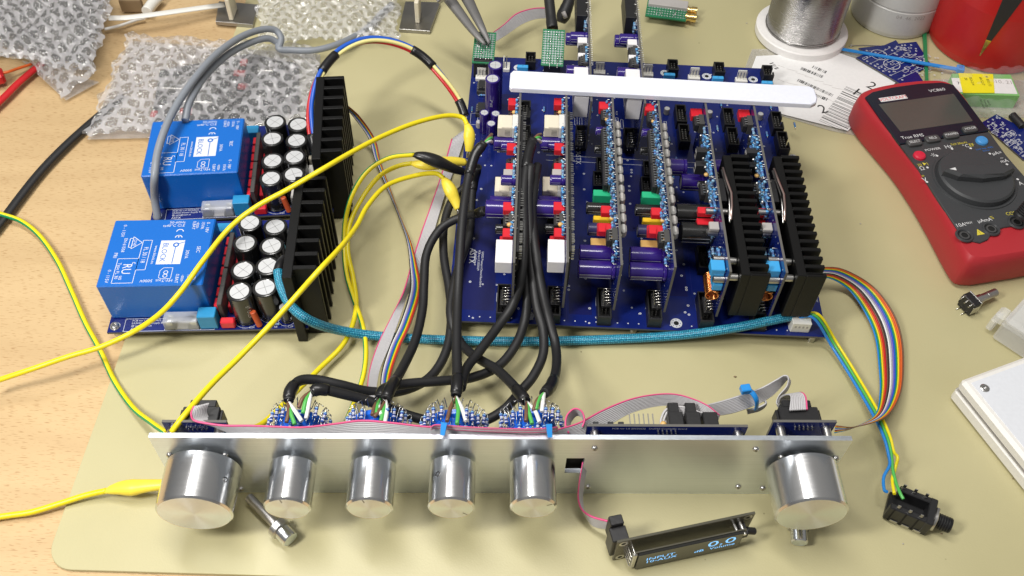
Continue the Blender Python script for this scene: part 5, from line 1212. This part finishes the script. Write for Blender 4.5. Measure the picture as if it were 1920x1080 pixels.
face = [(-40.5, 25), (-38, 16), (-31, 12), (-24, 13.5), (-16, 20), (-6, 22), (6, 22), (16, 20), (24, 13.5), (31, 12), (38, 16), (40.5, 25), (39.3, 60), (37.6, 90), (39, 117.6), (-39, 117.6), (-37.6, 90), (-39.3, 60)]
rot_poly(face, 'meter_grey', 35, 37.2, 'front_plate')
top = [(-39, 118.2), (39, 118.2), (40.2, 150), (40.2, 176), (32, 180.5), (12, 183), (-12, 183), (-32, 180.5), (-40.2, 176), (-40.2, 150)]
rot_poly(top, 'meter_navy', 35, 37.8, 'screen_bezel')
sc_ = rot_poly([(-32, 131), (32, 131), (34, 165), (-34, 165)], 'lcd', 37.7, 38.0, 'screen', .1)
# dial
b = MB(); dcx, dcy = mm_(1829, 333, 40); ga = frame((1771, 333), (1896, 331), 38) - ma
b.lathe((dcx, dcy, 37), (0, 0, 1), [(0, 31.5), (1.2, 31), (1.2, 29.6), (.6, 29)], 'meter_grey', 48); b.lathe((dcx, dcy, 37), (0, 0, 1), [(0, 28.6), (5, 28), (6.5, 26.5), (6.6, 0)], 'meter_grey', 48)
dial = b.build('dial', t)
b = MB(); b.T = P2(dcx, dcy, 0, ga); 
gr = [(-27.5, 0), (-18, 4.5), (0, 6.2), (18, 4.5), (27.5, 0), (18, -6), (0, -8.5), (-18, -6)]
b.prism(gr, 42.8, 51, 'meter_grey', bev=2.5); b.add([(-24, 0, 51.06), (-19, 1.6, 51.06), (-19, -1.6, 51.06)], [(0, 1, 2)][::-1], 'print_white'); b.build('dial_grip', dial)
# keys
for nm, lab, p in (('SELECT', 'orange', (1714, 268)), ('RELΔ', 'w', (1748, 261)), ('MAXMIN', 'w', (1783, 254)), ('HOLDB', 'w', (1818, 243))):
    x, y = mm_(*p, 38.5); b = MB(); b.T = P2(x, y, 0, 0); w_ = 6.2
    pl = [(w_ * math.copysign(abs(math.cos(a)) ** .5, math.cos(a)), 3.6 * math.copysign(abs(math.sin(a)) ** .5, math.sin(a))) for a in [k * math.pi / 10 for k in range(20)]]
    b.prism(pl, 37, 40.2, 'key_grey', bev=.7); b.T = None; b.text(nm, P2(x, y, 40.27), 2.5, 'print_white', sx=.82); b.build('key', t)
for c_, p, r_ in (('button_red', (1724, 292), 4.6), ('button_blue', (1841, 264), 4.6)):
    x, y = mm_(*p, 38); b = MB(); b.lathe((x, y, 37), (0, 0, 1), [(0, r_ + .3), (2, r_), (3, r_ * .8), (3.3, 0)], c_, 20); b.build('button', t)
b = MB()
def MT(s, p, size, m, rot=0, sx=1, al='CENTER', z=37.3): x, y = mm_(*p, z); c = MB(); c.text(s, P2(x, y, z + .03, rot), size, m, al, sx); c.build('printed_mark', t)
x, y = mm_(1675, 184, 38); b = MB(); b.box(x - 12, x + 12, y - 2.4, y + 2.4, 37.75, 37.85, 'print_white'); b.text('VOLTCRAFT', P2(x, y, 37.9), 3.4, 'print_red', sx=.95); b.build('badge', t); MT('®', (1699, 179), 1.5, 'print_black', z=37.9)
MT('VC860', (1757, 169), 3.4, 'print_white', sx=1.1, z=37.85); MT('True RMS', (1711, 256), 3.4, 'print_white', z=37.85)
MT('POWER', (1749, 280), 2.4, 'print_white', sx=1.15); MT('-|(-', (1750, 290), 3, 'print_white'); MT('Hz', (1778, 275), 3.8, 'print_white'); MT('%(4-20mA)', (1798, 269), 2.2, 'print_yellow'); MT('°C', (1811, 274), 3.4, 'print_white'); MT('EF', (1822, 272), 3.4, 'print_yellow'); MT('Low imp. 400k', (1846, 278), 1.8, 'print_blue'); MT('button', (1849, 282), 1.6, 'print_blue')
MT('µA=', (1869, 287), 3.4, 'print_white'); MT('mA', (1883, 302), 3.4, 'print_white'); MT('~', (1878, 296), 3, 'print_white'); MT('A', (1914, 344), 3.8, 'print_white')
MT('))) ▶|', (1730, 308), 2.6, 'print_yellow'); MT('Ω', (1729, 316), 3.8, 'print_white'); MT('V', (1734, 337), 4.2, 'print_white'); MT('=', (1731, 330), 3, 'print_yellow')
MT('10A', (1801, 422), 3.4, 'print_white'); MT('MAX', (1816, 418), 2, 'print_white'); MT('µAmA', (1846, 413), 3.2, 'print_white'); MT('%', (1860, 408), 2.8, 'print_yellow'); MT('COM', (1897, 400), 3.0, 'print_yellow')
for p in ((1757, 292), (1739, 314), (1738, 341), (1785, 279), (1820, 278), (1856, 288), (1888, 308), (1908, 336)): x, y = mm_(*p, 37.3); b = MB(); b.disc(x, y, 37.32, 1.0, 'print_white', 12); b.build('position_dot', t)
x, y = mm_(1836, 435, 37.3); b = MB(); b.add([(x - 3.2, y - 2.6, 37.3), (x + 3.2, y - 2.6, 37.3), (x, y + 3, 37.3)], [(0, 1, 2)], 'print_yellow'); b.text('!', P2(x, y - .6, 37.34), 2.6, 'print_black')
b.build('warning_triangle', t)
for p in ((1808, 442), (1858, 430), (1906, 417)):
    x, y = mm_(*p, 37); b = MB(); b.lathe((x, y, 36), (0, 0, 1), [(1.2, 6.6), (2.4, 6.0), (2.4, 5.2), (1.3, 4.6)], 'meter_grey', 24); b.lathe((x, y, 36), (0, 0, 1), [(1.25, 4.8), (1.25, 3.8), (1.9, 3.6), (1.9, 2.4), (1.3, 2.2), (1.3, 0)], 'meter_grey', 24, ['dark_inside', 'meter_grey', 'key_grey', 'dark_inside', 'dark_inside']); b.build('input_socket', t)
x, y = mm_(1906, 417, 37)
tp = thing('test_plug', 'black test plug pushed into the meter socket at the right edge', 'plug', (t.matrix_basis @ Vector((x * S, y * S, 0))) / S, ma)
b = MB(); pr = [(0, 0), (0, 5.6), (2, 5.6)]
for k in range(7): pr += [(3 + k * 1.6, 5.2), (3.6 + k * 1.6, 4.4), (4.2 + k * 1.6, 5.2)]
pr += [(18, 4.6), (40, 3.6), (40, 0)]
b.lathe((0, 0, 37.6), (.38, .15, 1), pr, 'black_rubber', 20); b.build('grip', tp)

# ================================================================== solder spool, bottles
sc0 = at(1499, 68, 0)
t = thing('wire_spool', 'white spool wound with shiny solder wire standing on the label', 'spool', (sc0.x + .5, sc0.y + 2, 0))
b = MB(); b.lathe((0, 0, 0), (0, 0, 1), [(1, 0), (1, 41), (1.8, 42), (8.2, 42), (9, 41), (9.2, 34), (9.2, 0)], 'spool_white', 56); b.lathe((0, 0, 0), (0, 0, 1), [(86, 0), (86, 42), (92, 42), (92, 0)], 'spool_white', 56); b.cyl((0, 0, 9), (0, 0, 86), 25, 'spool_white', 40); b.build('reel', t)
b = MB(); pr = [(0, 30), (0, 33.2)]; z = 0
for k in range(70): pr += [(k * 1.08 + .27, 33.2 + .42), (k * 1.08 + .81, 33.2 + .42), (k * 1.08 + 1.08, 33.2)]
pr += [(75.8, 30)]
b.lathe((0, 0, 9.6), (0, 0, 1), pr, 'alu_wire', 64); b.tube([(33.5 * math.cos(a), 33.5 * math.sin(a), 10.5 + math.sin(a * 3) * .8) for a in [k * .2 for k in range(33)]], .7, 'alu_wire', 6); b.tube([(33.7 * math.cos(a + 1), 33.7 * math.sin(a + 1), 12 + math.sin(a * 2) * 1.2) for a in [k * .2 for k in range(33)]], .7, 'alu_wire', 6); b.build('solder_wire', t)
bo = at(1672, 28, 0)
t = thing('bottle', 'milky white plastic bottle standing at the top edge', 'bottle', (bo.x, bo.y, 0))
b = MB(); b.lathe((0, 0, 0), (0, 0, 1), [(1, 0), (0, 36), (1, 38.5), (5, 39.5), (28, 40), (29, 39.3), (30.5, 40), (90, 40), (110, 30), (120, 14)], 'bottle_milk', 56); bb_ = b.build('body', t)
def wrap_text(b, s, R_, z, a0, size, m):
    for i, ch in enumerate(s):
        a = a0 + i * size * .75 / R_; M = Matrix.Translation((R_ * math.cos(a), R_ * math.sin(a), z)) @ Matrix.Rotation(a + math.pi / 2, 4, 'Z') @ Matrix.Rotation(math.pi / 2, 4, 'X'); b.text(ch, M, size, m)
b = MB(); wrap_text(b, '04.46.2022', 40.15, 24, -1.86, 3.6, 'relay_grey'); b.build('printed_date', bb_)
b = MB(); b.cyl((0, 0, 118), (0, 0, 138), 15, 'spool_white', 24, bev=1); b.build('cap', t)
rb_ = Vector((433, 738, 0))
t = thing('red_bottle', 'big glossy red plastic bottle with a black pointed flash at the top right', 'bottle', (rb_.x, rb_.y, 0))
b = MB(); b.lathe((0, 0, 0), (0, 0, 1), [(2, 0), (0, 48), (1.5, 51.5), (8, 53.5), (60, 60), (120, 62), (180, 58), (200, 40), (210, 20)], 'bottle_red', 64); rb2 = b.build('body', t)
def Rz(z): 
    P_ = [(8, 53.5), (60, 60), (120, 62), (180, 58)]
    for (a, ra), (c, rc_) in zip(P_, P_[1:]):
        if a <= z <= c: return ra + (rc_ - ra) * (z - a) / (c - a)
    return 60
b = MB(); vs = []; N_ = 16
for i in range(N_ + 1):
    z = 18 + i * 6; w = .008 + .0105 * i
    for s_ in (-1, 0, 1):
        a = -2.06 + .004 * i + s_ * w; r_ = Rz(z) + .35; vs.append((r_ * math.cos(a), r_ * math.sin(a), z))
fs = [(i * 3 + j, i * 3 + j + 1, (i + 1) * 3 + j + 1, (i + 1) * 3 + j) for i in range(N_) for j in (0, 1)]
b.add(vs, [f for f in fs if f[0] // 3 >= 3], 'print_black', True); b.add(vs, [f for f in fs if f[0] // 3 < 3], 'gold', True); b.build('pointed_flash', rb2)

# ================================================================== shipping label on a plastic sleeve, loose boards, parts bag
def sheet(name, label, cat, pix, z, th, m, group=None, bend=0):
    P = [at(x, y, z) for x, y in pix]; b = MB(); b.prism([(p.x, p.y) for p in P][::-1] if 0 else [(p.x, p.y) for p in P], z - th, z, m); return b
LB = [(1590, 245), (1432, 205), (1405, 140), (1418, 105), (1570, 98), (1640, 122), (1685, 149)]
LP = [(1650, 275), (1590, 268), (1420, 220), (1380, 150), (1400, 90), (1570, 90), (1660, 110), (1700, 150), (1672, 200)]
t = thing('label_sleeve', 'creased clear plastic sleeve lying under the paper label', 'sleeve', at(1560, 200, 0)); b = sheet('', '', '', [(1648, 262), (1560, 245), (1425, 205), (1392, 140), (1410, 92), (1570, 88), (1660, 112), (1700, 150), (1690, 190)], 1.0, .6, 'film_thin'); b.build('sleeve', t, world=True)
t = thing('shipping_label', 'white paper label with barcodes under the spool', 'label', at(1560, 170, 1))
b = sheet('', '', '', LB, 1.8, .3, 'paper'); b.build('sheet', t, world=True)
lr = frame((1590, 240), (1685, 150), 2); z = 1.86; b = MB()
def LT(s, p, size, rot=0, sx=1, al='CENTER'): q = at(*p, z); b.text(s, P2(q.x, q.y, z, lr + rot), size, 'print_black', al, sx)
rnd = random.Random(4)
def bars(p, q, h, n, m='print_black'):
    A_ = at(*p, z); B_ = at(*q, z); d = (B_ - A_); L_ = d.length; d.normalize(); s_ = Vector((-d.y, d.x, 0)) * h / 2; x = 0
    while x < L_:
        w = rnd.choice((.35, .35, .7, 1.1)); c = A_ + d * x; e = A_ + d * (x + w); b.add([c - s_, e - s_, e + s_, c + s_], [(0, 1, 2, 3)], m); x += w + rnd.choice((.4, .5, .9, 1.3)) * L_ / n / 1.1
bars((1560, 237), (1612, 170), 24, 26); bars((1496, 150), (1561, 179), 4, 44); bars((1502, 128), (1542, 144), 4, 26); bars((1528, 178), (1552, 187), 4, 14); bars((1524, 125), (1550, 136), 4, 12); bars((1446, 118), (1458, 130), 4, 8)
LT('2', (1634, 161), 11, -math.pi / 2 + .0); LT('H', (1612, 176), 11, -math.pi / 2); LT('2', (1543, 205), 11, -.6)
for k in range(14):
    q = at(1458 + (k % 7) * 17, 122 + (k % 7) * 7 + (k // 7) * 26, z); b.line((q.x, q.y), (q.x + rnd.uniform(5, 10), q.y - rnd.uniform(2, 4)), z, .35, 'relay_grey')
b.build('printing', t, world=True)
def bare_board(label, pix, z, seed, circles=()):
    t = thing('bare_board', label, 'circuit board', at(pix[0][0], pix[0][1], z), 0, 'loose blue circuit boards without parts'); P = [at(x, y, z) for x, y in pix]; b = MB()
    b.prism([(p.x, p.y) for p in P], z - 1.5, z, 'pcb_blue', side='pcb_edge'); r = random.Random(seed); o_, u_, v_ = P[0], P[1] - P[0], P[3] - P[0]; an_ = math.atan2(u_.y, u_.x)
    for k in range(16):
        q = o_ + u_ * r.uniform(.08, .85) + v_ * r.uniform(.08, .85); zz = z + .06 + k * .004; w, h = r.uniform(2, 8), r.uniform(1.5, 4); b.T = P2(q.x, q.y, 0, an_); b.rect(-w / 2, w / 2, -h / 2, h / 2, zz, .35, 'silk'); b.T = None
    for k in range(50):
        q = o_ + u_ * r.uniform(.04, .96) + v_ * r.uniform(.04, .96); b.ring(q.x, q.y, z + .05, .45, .95, 'silk', 8)
    for k in range(6):
        q = o_ + v_ * (.12 + .15 * k); b.line(q + u_ * .06, q + u_ * r.uniform(.4, .9), z + .15, .3, 'silk')
    for (cx, cy, rr) in circles: q = at(cx, cy, z); b.ring(q.x, q.y, z + .2, rr - .6, rr, 'silk', 28); b.text('C', P2(q.x, q.y, z + .2, an_), 3, 'silk')
    b.build('board', t, world=True)
bare_board('bare blue board on top of the pair behind the meter', [(1605, 108), (1680, 75), (1735, 158), (1690, 158)], 3.6, 2, ((1648, 103, 7.5), (1672, 121, 7.5)))
bare_board('bare blue board half hidden beneath the blue cable tie', [(1610, 90), (1718, 78), (1745, 120), (1700, 150)], 1.7, 3)
bare_board('bare blue board sticking out right of the meter', [(1840, 230), (1868, 214), (1960, 262), (1920, 300)], 1.7, 8)
t = thing('parts_box', 'small green and white carton with a yellow sticker inside a clear bag', 'carton', at(1850, 190, 0)); b = MB()
b.prism([(p.x, p.y) for p in [at(1795, 176, 14), at(1912, 180, 14), at(1895, 140, 14), at(1785, 138, 14)]], .3, 14, 'box_green'); b.build('carton', t, world=True)
b = MB(); b.prism([(p.x, p.y) for p in [at(1790, 172, 14.4), at(1908, 176, 14.4), at(1896, 148, 14.4), at(1784, 146, 14.4)]], 14, 14.4, 'paper'); q = at(1882, 154, 14.5); b.text('10. 21', P2(q.x, q.y, 14.5, -.05), 4.6, 'relay_grey'); q = at(1797, 156, 14.5); b.text('7', P2(q.x, q.y, 14.5, -.05), 3.6, 'print_black'); b.build('white_label', t, world=True)
b = MB(); b.prism([(p.x, p.y) for p in [at(1806, 174, 15), at(1865, 174, 15), at(1862, 139, 15), at(1797, 137, 15)]], 14.5, 15, 'sticker_yellow')
for i, (s, p) in enumerate((('91 832 (1)', (1853, 152)), ('68-5217', (1841, 152)), ('053-214', (1822, 152)), ('20', (1811, 148)))): q = at(*p, 15.1); b.text(s, P2(q.x, q.y, 15.1, -math.pi / 2), 2.4, 'sticker_ink' if 0 else 'print_black')
b.build('yellow_sticker', t, world=True)
for i, s in enumerate(('earth', 'friendly', 'bio plast')): b = MB(); q = at(1853 - i * 6, 190 + i, 14.05); b.text(s, P2(q.x, q.y - 2, 14.06, -math.pi / 2), 2.4, 'print_black'); b.build('printed_word', t, world=True)
cable('plastic_peg', [(1898, 216, 3.4), (1903, 222, 3.4), (1918, 238, 3.4)], 3.4, 'black_rubber', 'short black plastic peg right of the meter', 'peg', n=16)
b = MB(); b.tube(px([(1597, 86, .8), (1620, 85, .8), (1650, 86, .8)]), .5, 'steel', 6); q = at(1596, 86, 1.2); b.sphere((q.x, q.y, q.z), 1.4, 'solder', 8, 6); b.single('wire_offcut', 'thin bare wire offcut with a bead at its end beside the loose blue boards', 'wire')

# ================================================================== small green prototype boards, antenna, pliers, brackets
def proto(label, c, w, h, rz, z0, tilt, nx, ny):
    t = thing('prototype_board', label, 'circuit board', (c.x, c.y, z0), rz, 'small green prototype boards'); b = MB(); b.T = Matrix.Rotation(tilt, 4, 'X')
    b.box(-w / 2, w / 2, -h / 2, h / 2, -.8, .8, 'pcb_green', .1)
    r = random.Random(int(c.x * 7) & 255)
    for i in range(nx):
        for j in range(ny):
            x = (i - (nx - 1) / 2) * (w - 3) / nx; y = (j - (ny - 1) / 2) * (h - 3) / ny
            b.ring(x, y, .86, .35, .85, 'pad', 8)
            if r.random() < .3 and 0 < i < nx - 1: b.sphere((x, y, .9), .8, 'solder', 6, 4, (1, 1, .5))
    for k in range(7): x = r.uniform(-w / 3, w / 3); y = r.uniform(-h / 3, h / 3); b.tube([(x, y, 1.2), (x + r.uniform(-2, 2), y + r.uniform(-h / 3, h / 3), 1.2)], .3, 'solder', 5)
    for j in range(ny): 
        for s_ in (-1, 1): b.box(s_ * (w / 2 - 1.4) - .7, s_ * (w / 2 - 1.4) + .7, (j - (ny - 1) / 2) * (h - 3) / ny - .3, (j - (ny - 1) / 2) * (h - 3) / ny + .3, .8, .86, 'solder')
    b.build('board', t); return t
c1 = at(908, 90, 32); p1 = proto('small green prototype board held in the plier tips', c1, 18.5, 33, -.03, 32, .25, 7, 13)
b = MB(); b.box(-8, 8, -15, -4, -20, -2, 'black_plastic', .4); b.build('socket', p1)
c2 = at(1037, 90, 34); p2 = proto('small green prototype board carrying the black antenna', c2, 19, 36, -.03, 34, .35, 7, 14)
b = MB(); b.box(-7, 7, -17, -8, -22, -6, 'black_plastic', .4); b.build('socket', p2)
c3 = at(1250, 20, 9); p3 = proto('small green prototype board with gold sockets at the top edge', c3, 38, 22, -.16, 9, .15, 14, 6)
b = MB(); b.box(-18, 19, 2, 14, -8, 4, 'relay_grey', .5); b.build('metal_can', p3)
for y in (-3, 8): b = MB(); b.lathe((18, y, -2), (1, 0, 0), [(0, 0), (0, 4.2), (2, 4.2), (2, 3.2), (5, 3.2), (5, 4.0), (10, 4.0), (10, 2.4), (8, 2.4), (8, 0)], 'gold', 20); b.build('gold_socket', p3)
t = thing('antenna', 'short black rod antenna with a gold collar standing behind the green board', 'antenna', at(1036, 62, 34)); P = [at(1036, 66, 34), at(1036, 55, 36), at(1033, 30, 40), at(1028, -15, 48)]
b = MB(); b.tube([P[0], P[0].lerp(P[1], .8)], 4.2, 'gold', 16); b.build('collar', t, world=True); b = MB(); b.tube(spline(P[1:], 5), [5.0] * 4 + [4.6] * 7, 'black_rubber', 16); b.build('rod', t, world=True)
t = thing('black_clip', 'lumpy black clip behind the black antenna', 'clip', at(1058, 20, 20)); b = MB(); b.tube(px([(1052, 42, 14), (1058, 25, 20), (1066, 5, 26), (1070, -12, 30)], 4), [4, 5, 6, 6.5, 6.5, 6, 6, 5.5, 5.5, 5, 5, 5, 5], 'black_rubber', 14); b.build('body', t, world=True)
b = MB(); b.tube([at(1056, 22, 30), at(1061, 34, 26)], 2.0, 'relay_grey', 8); b.build('jaw', t, world=True)
t = thing('pliers', 'grey plier jaws reaching down from the top edge to grip a board', 'pliers', at(915, 80, 36))
for a_, b_, c_ in (((910, 84, 37), (885, 55, 44), (825, -25, 70)), ((918, 82, 38), (900, 45, 46), (862, -30, 72))):
    P = [at(*a_), at(*b_), at(*c_)]; Pp = spline(P, 6); b = MB(); b.tube(Pp, [1.3 + 4.6 * i / (len(Pp) - 1) for i in range(len(Pp))], 'plier_grey', 12, flat=.8); b.build('jaw', t, world=True)
b = MB(); b.cyl(at(822, 2, 70), at(842, -14, 78), 3, 'steel', 10); b.build('pivot', t, world=True)
def bracket(label, pl, x_off, second=True, stem=True):
    t = thing('metal_bracket', label, 'bracket', at(*pl[0], 0), 0, 'small metal feet at the top edge'); b = MB()
    P = [at(x, y, 4) for x, y in pl]; b.prism([(p.x, p.y) for p in P], .2, 4, 'plate_metal', bev=.4); b.build('base_plate', t, world=True)
    q = sum(P, Vector()) / len(P); b = MB(); b.box(q.x - 2 + x_off, q.x + 2 + x_off, q.y - 12, q.y + 6, 4, 26, 'beige', .6); b.build('stem', t, world=True)
    b = MB(); b.box(q.x - 22 + x_off, q.x + 10 + x_off, q.y - 4, q.y + 22, 26, 30, 'plate_metal', .5); u = b.build('upper_plate', t, world=True)
    b = MB(); b.cyl((q.x - 8 + x_off, q.y + 6, 30), (q.x - 8 + x_off, q.y + 6, 33), 8, 'dark_inside', 20); b.build('rubber_ring', u, world=True); return t
bracket('small metal foot between the white strap and the central bubble wrap', [(404, 40), (474, 46), (484, 8), (410, 2)], -2)
bracket('small metal foot right of the central bubble wrap', [(748, 54), (806, 58), (826, 4), (760, 2)], 0)
b = MB(); P = [at(222, 2, 12), at(262, 2, 12), at(262, -12, 12), at(222, -12, 12)]; b.prism([(p.x, p.y) for p in P], .3, 12, 'brown_board'); b.single('brown_block', 'dark brown block at the top left edge', 'block')

# ================================================================== bubble wrap
def wrap(name, label, corners, seed, cell=1.0, content=None, amp=5, mats=('film_milky', 'film_bubble'), pitch=12, rb=4.8, group='bubble wrap bags', fold=None, prt=None, flat_top=None):
    C_ = [at(*c) for c in corners]          # bl, br, tr, tl
    w = ((C_[1] - C_[0]).length + (C_[2] - C_[3]).length) / 2; h = ((C_[3] - C_[0]).length + (C_[2] - C_[1]).length) / 2
    nx, ny = max(8, int(w / cell)), max(8, int(h / cell)); r = random.Random(seed); ph = [r.uniform(0, 6.28) for _ in range(12)]
    t = thing(name, label, 'bubble wrap', (C_[0] + C_[2]) / 2 * 1.0, 0, group); b = MB(); vs = []; kind = []
    jit = {}
    for j in range(ny + 1):
        for i in range(nx + 1):
            u, v = i / nx, j / ny; X, Y = u * w, v * h
            p = C_[0].lerp(C_[1], u).lerp(C_[3].lerp(C_[2], u), v)
            # wavy edge
            eu = (2 * u - 1); ev = (2 * v - 1)
            p = p + Vector((eu * abs(eu) * (2.2 * math.sin(Y * .16 + ph[0]) + 1.1 * math.sin(Y * .5 + ph[1])), ev * abs(ev) * (2.0 * math.sin(X * .13 + ph[2]) + 1.1 * math.sin(X * .47 + ph[3])), 0))
            env = (1 - eu ** 6) * (1 - ev ** 6)
            z = env * amp * (.6 + .35 * math.sin(X * .07 + Y * .05 + ph[4]) + .3 * math.sin(X * .19 - Y * .13 + ph[5]) + .18 * math.sin(X * .4 + Y * .33 + ph[6]) + .1 * abs(math.sin(X * .23 - Y * .41 + ph[7])))
            # hexagonal bubbles
            row = round(Y / (pitch * .866)); ox = pitch / 2 if row % 2 else 0; col_ = round((X - ox) / pitch)
            dx = X - (col_ * pitch + ox); dy = Y - row * pitch * .866; key = (row, col_)
            if key not in jit: jit[key] = (r.uniform(.9, 1.05), r.uniform(-.3, .3), r.uniform(-.3, .3), r.random())
            jr = jit[key]; d = math.hypot(dx, dy); on = d < rb * jr[0]
            if on: z += 1.3 * jr[0] * math.sqrt(max(0, 1 - (d / (rb * jr[0])) ** 2)) * (1 + jr[1] * dx / rb + jr[2] * dy / rb) + (.35 * math.sin(dx * 2.2 + ph[8] + key[0]) if 0 else 0) + .55 * math.sin(dx * 1.1 + key[0] * 2.1 + key[1]) * math.sin(dy * 1.3 + key[1] * 1.7)
            vs.append(Vector((p.x, p.y, p.z + z))); kind.append(on)
    f0 = []; f1 = []
    for j in range(ny):
        for i in range(nx):
            q = (j * (nx + 1) + i, j * (nx + 1) + i + 1, (j + 1) * (nx + 1) + i + 1, (j + 1) * (nx + 1) + i)
            (f1 if sum(kind[k] for k in q) >= 3 else f0).append(q)
    b.add(vs, f0, mats[0], True); k = b.mi(mats[1])
    for q in f1: b.f.append(list(q)); b.m.append(k); b.sm.append(True); b.uv.append(None)
    b.build('film', t, world=True)
    # lower film layer
    b = MB(); L = [(p.x, p.y) for p in C_]; b.prism(L, .3, .9, 'film_thin') if min(c[2] for c in corners) < 8 else None
    if b.v: b.build('back_film', t, world=True)
    return t
# the boards packed in the bags
def packed(label, pix, z0, z1, m, extra=()):
    t = thing('packed_board', label, 'circuit board', at(pix[0][0], pix[0][1], z0), 0, 'boards packed in the bubble wrap'); P = [at(x, y, z1) for x, y in pix]; b = MB(); b.prism([(p.x, p.y) for p in P], z0, z1, m, side='black_plastic'); b.build('board', t, world=True)
    for (x, y, w, h, zz, mm2, nm) in extra: q = at(x, y, z1); b = MB(); b.box(q.x - w / 2, q.x + w / 2, q.y - h / 2, q.y + h / 2, z1 + .05, zz, mm2, .5); b.build(nm, t, world=True)
packed('dark board showing grey through the upper left bubble wrap', [(-60, 60), (60, 92), (160, 112), (198, -40), (-60, -40)], 10, 16, 'socket_grey', ((40, 60, 30, 14, 19, 'ic_black', 'chip'), (120, 70, 20, 20, 20, 'plate_metal', 'metal_can'), (150, 30, 14, 20, 19, 'ic_black', 'chip')))
packed('dark board with red capacitors inside the middle bubble wrap', [(282, 232), (420, 236), (560, 205), (560, 120), (470, 100), (300, 132)], 1.5, 4.5, 'ic_black', ((458, 120, 6, 7, 7.5, 'red_cap', 'capacitor'), (450, 140, 10, 6, 7.5, 'red_cap', 'capacitor'), (456, 165, 8, 6, 7.5, 'red_cap', 'capacitor'), (350, 212, 10, 6, 7.5, 'red_cap', 'capacitor'), (290, 217, 5, 7, 7.5, 'red_cap', 'capacitor'), (372, 182, 30, 20, 8, 'plate_metal', 'metal_can'), (330, 160, 22, 16, 8, 'plate_metal', 'metal_can'), (420, 195, 16, 14, 8, 'ic_black', 'chip'), (520, 165, 18, 14, 8, 'ic_black', 'chip'), (500, 130, 14, 12, 8, 'plate_metal', 'metal_can')))
wrap('bubble_wrap', 'bubble wrap bag at the upper left corner with its tip folded over', [(-60, 92, 26), (174, 138, 25), (222, -40, 28), (-60, -60, 28)], 3, amp=7, mats=('film_milky', 'film_bubble'))
wrap('bubble_wrap', 'loose pointed corner of bubble wrap under the upper left bag', [(55, 120, 6), (122, 184, 3), (178, 134, 12), (30, 90, 14)], 5, amp=3)
wrap('bubble_wrap', 'bubble wrap bag behind the farther transformer with a board inside', [(160, 252, 6), (600, 238, 8), (598, 86, 10), (240, 64, 8)], 8, amp=6)
wrap('bubble_wrap', 'clear bubble wrap sheet at the top between the two metal feet', [(488, 78, 14), (748, 72, 10), (748, -30, 16), (478, -30, 18)], 13, amp=5, mats=('film_pale', 'film_bubble'), pitch=9.2, rb=3.4)
wrap('parts_bag', 'crumpled clear bag around the small green carton', [(1770, 215, 4), (1925, 215, 4), (1945, 128, 14), (1760, 126, 14)], 17, amp=4, mats=('bag_clear', 'bag_clear'), group=None, cell=2.2)
# behind the window in the panel
b = MB(); b.box(228, 246, 6, 14, 20, 50, 'dark_inside', .4); b.build('ribbon_connector', fp)

WHERE = ('above the bare pins of the ribbon arch', 'left of the multimeter bottom', 'beside the slanted edge of the white case', 'below the black jack socket', 'just right of the black jack barrel', 'right of the green board with gold sockets')
# small debris on the mat
for i, (p, w) in enumerate((((1378, 707), 1.4), ((1613, 420), .9), ((1899, 898), .8), ((1693, 1020), .8), ((1765, 1001), .9), ((1400, 44), 1.0))):
    q = at(*p, .0); b = MB(); b.sphere((q.x, q.y, w * .4), w * .6, 'brown_board' if i % 2 == 0 else 'relay_grey', 7, 4, (1.3, .8, .6)); b.single('crumb', 'tiny crumb on the mat ' + WHERE[i], 'crumb', 'tiny crumbs on the mat')
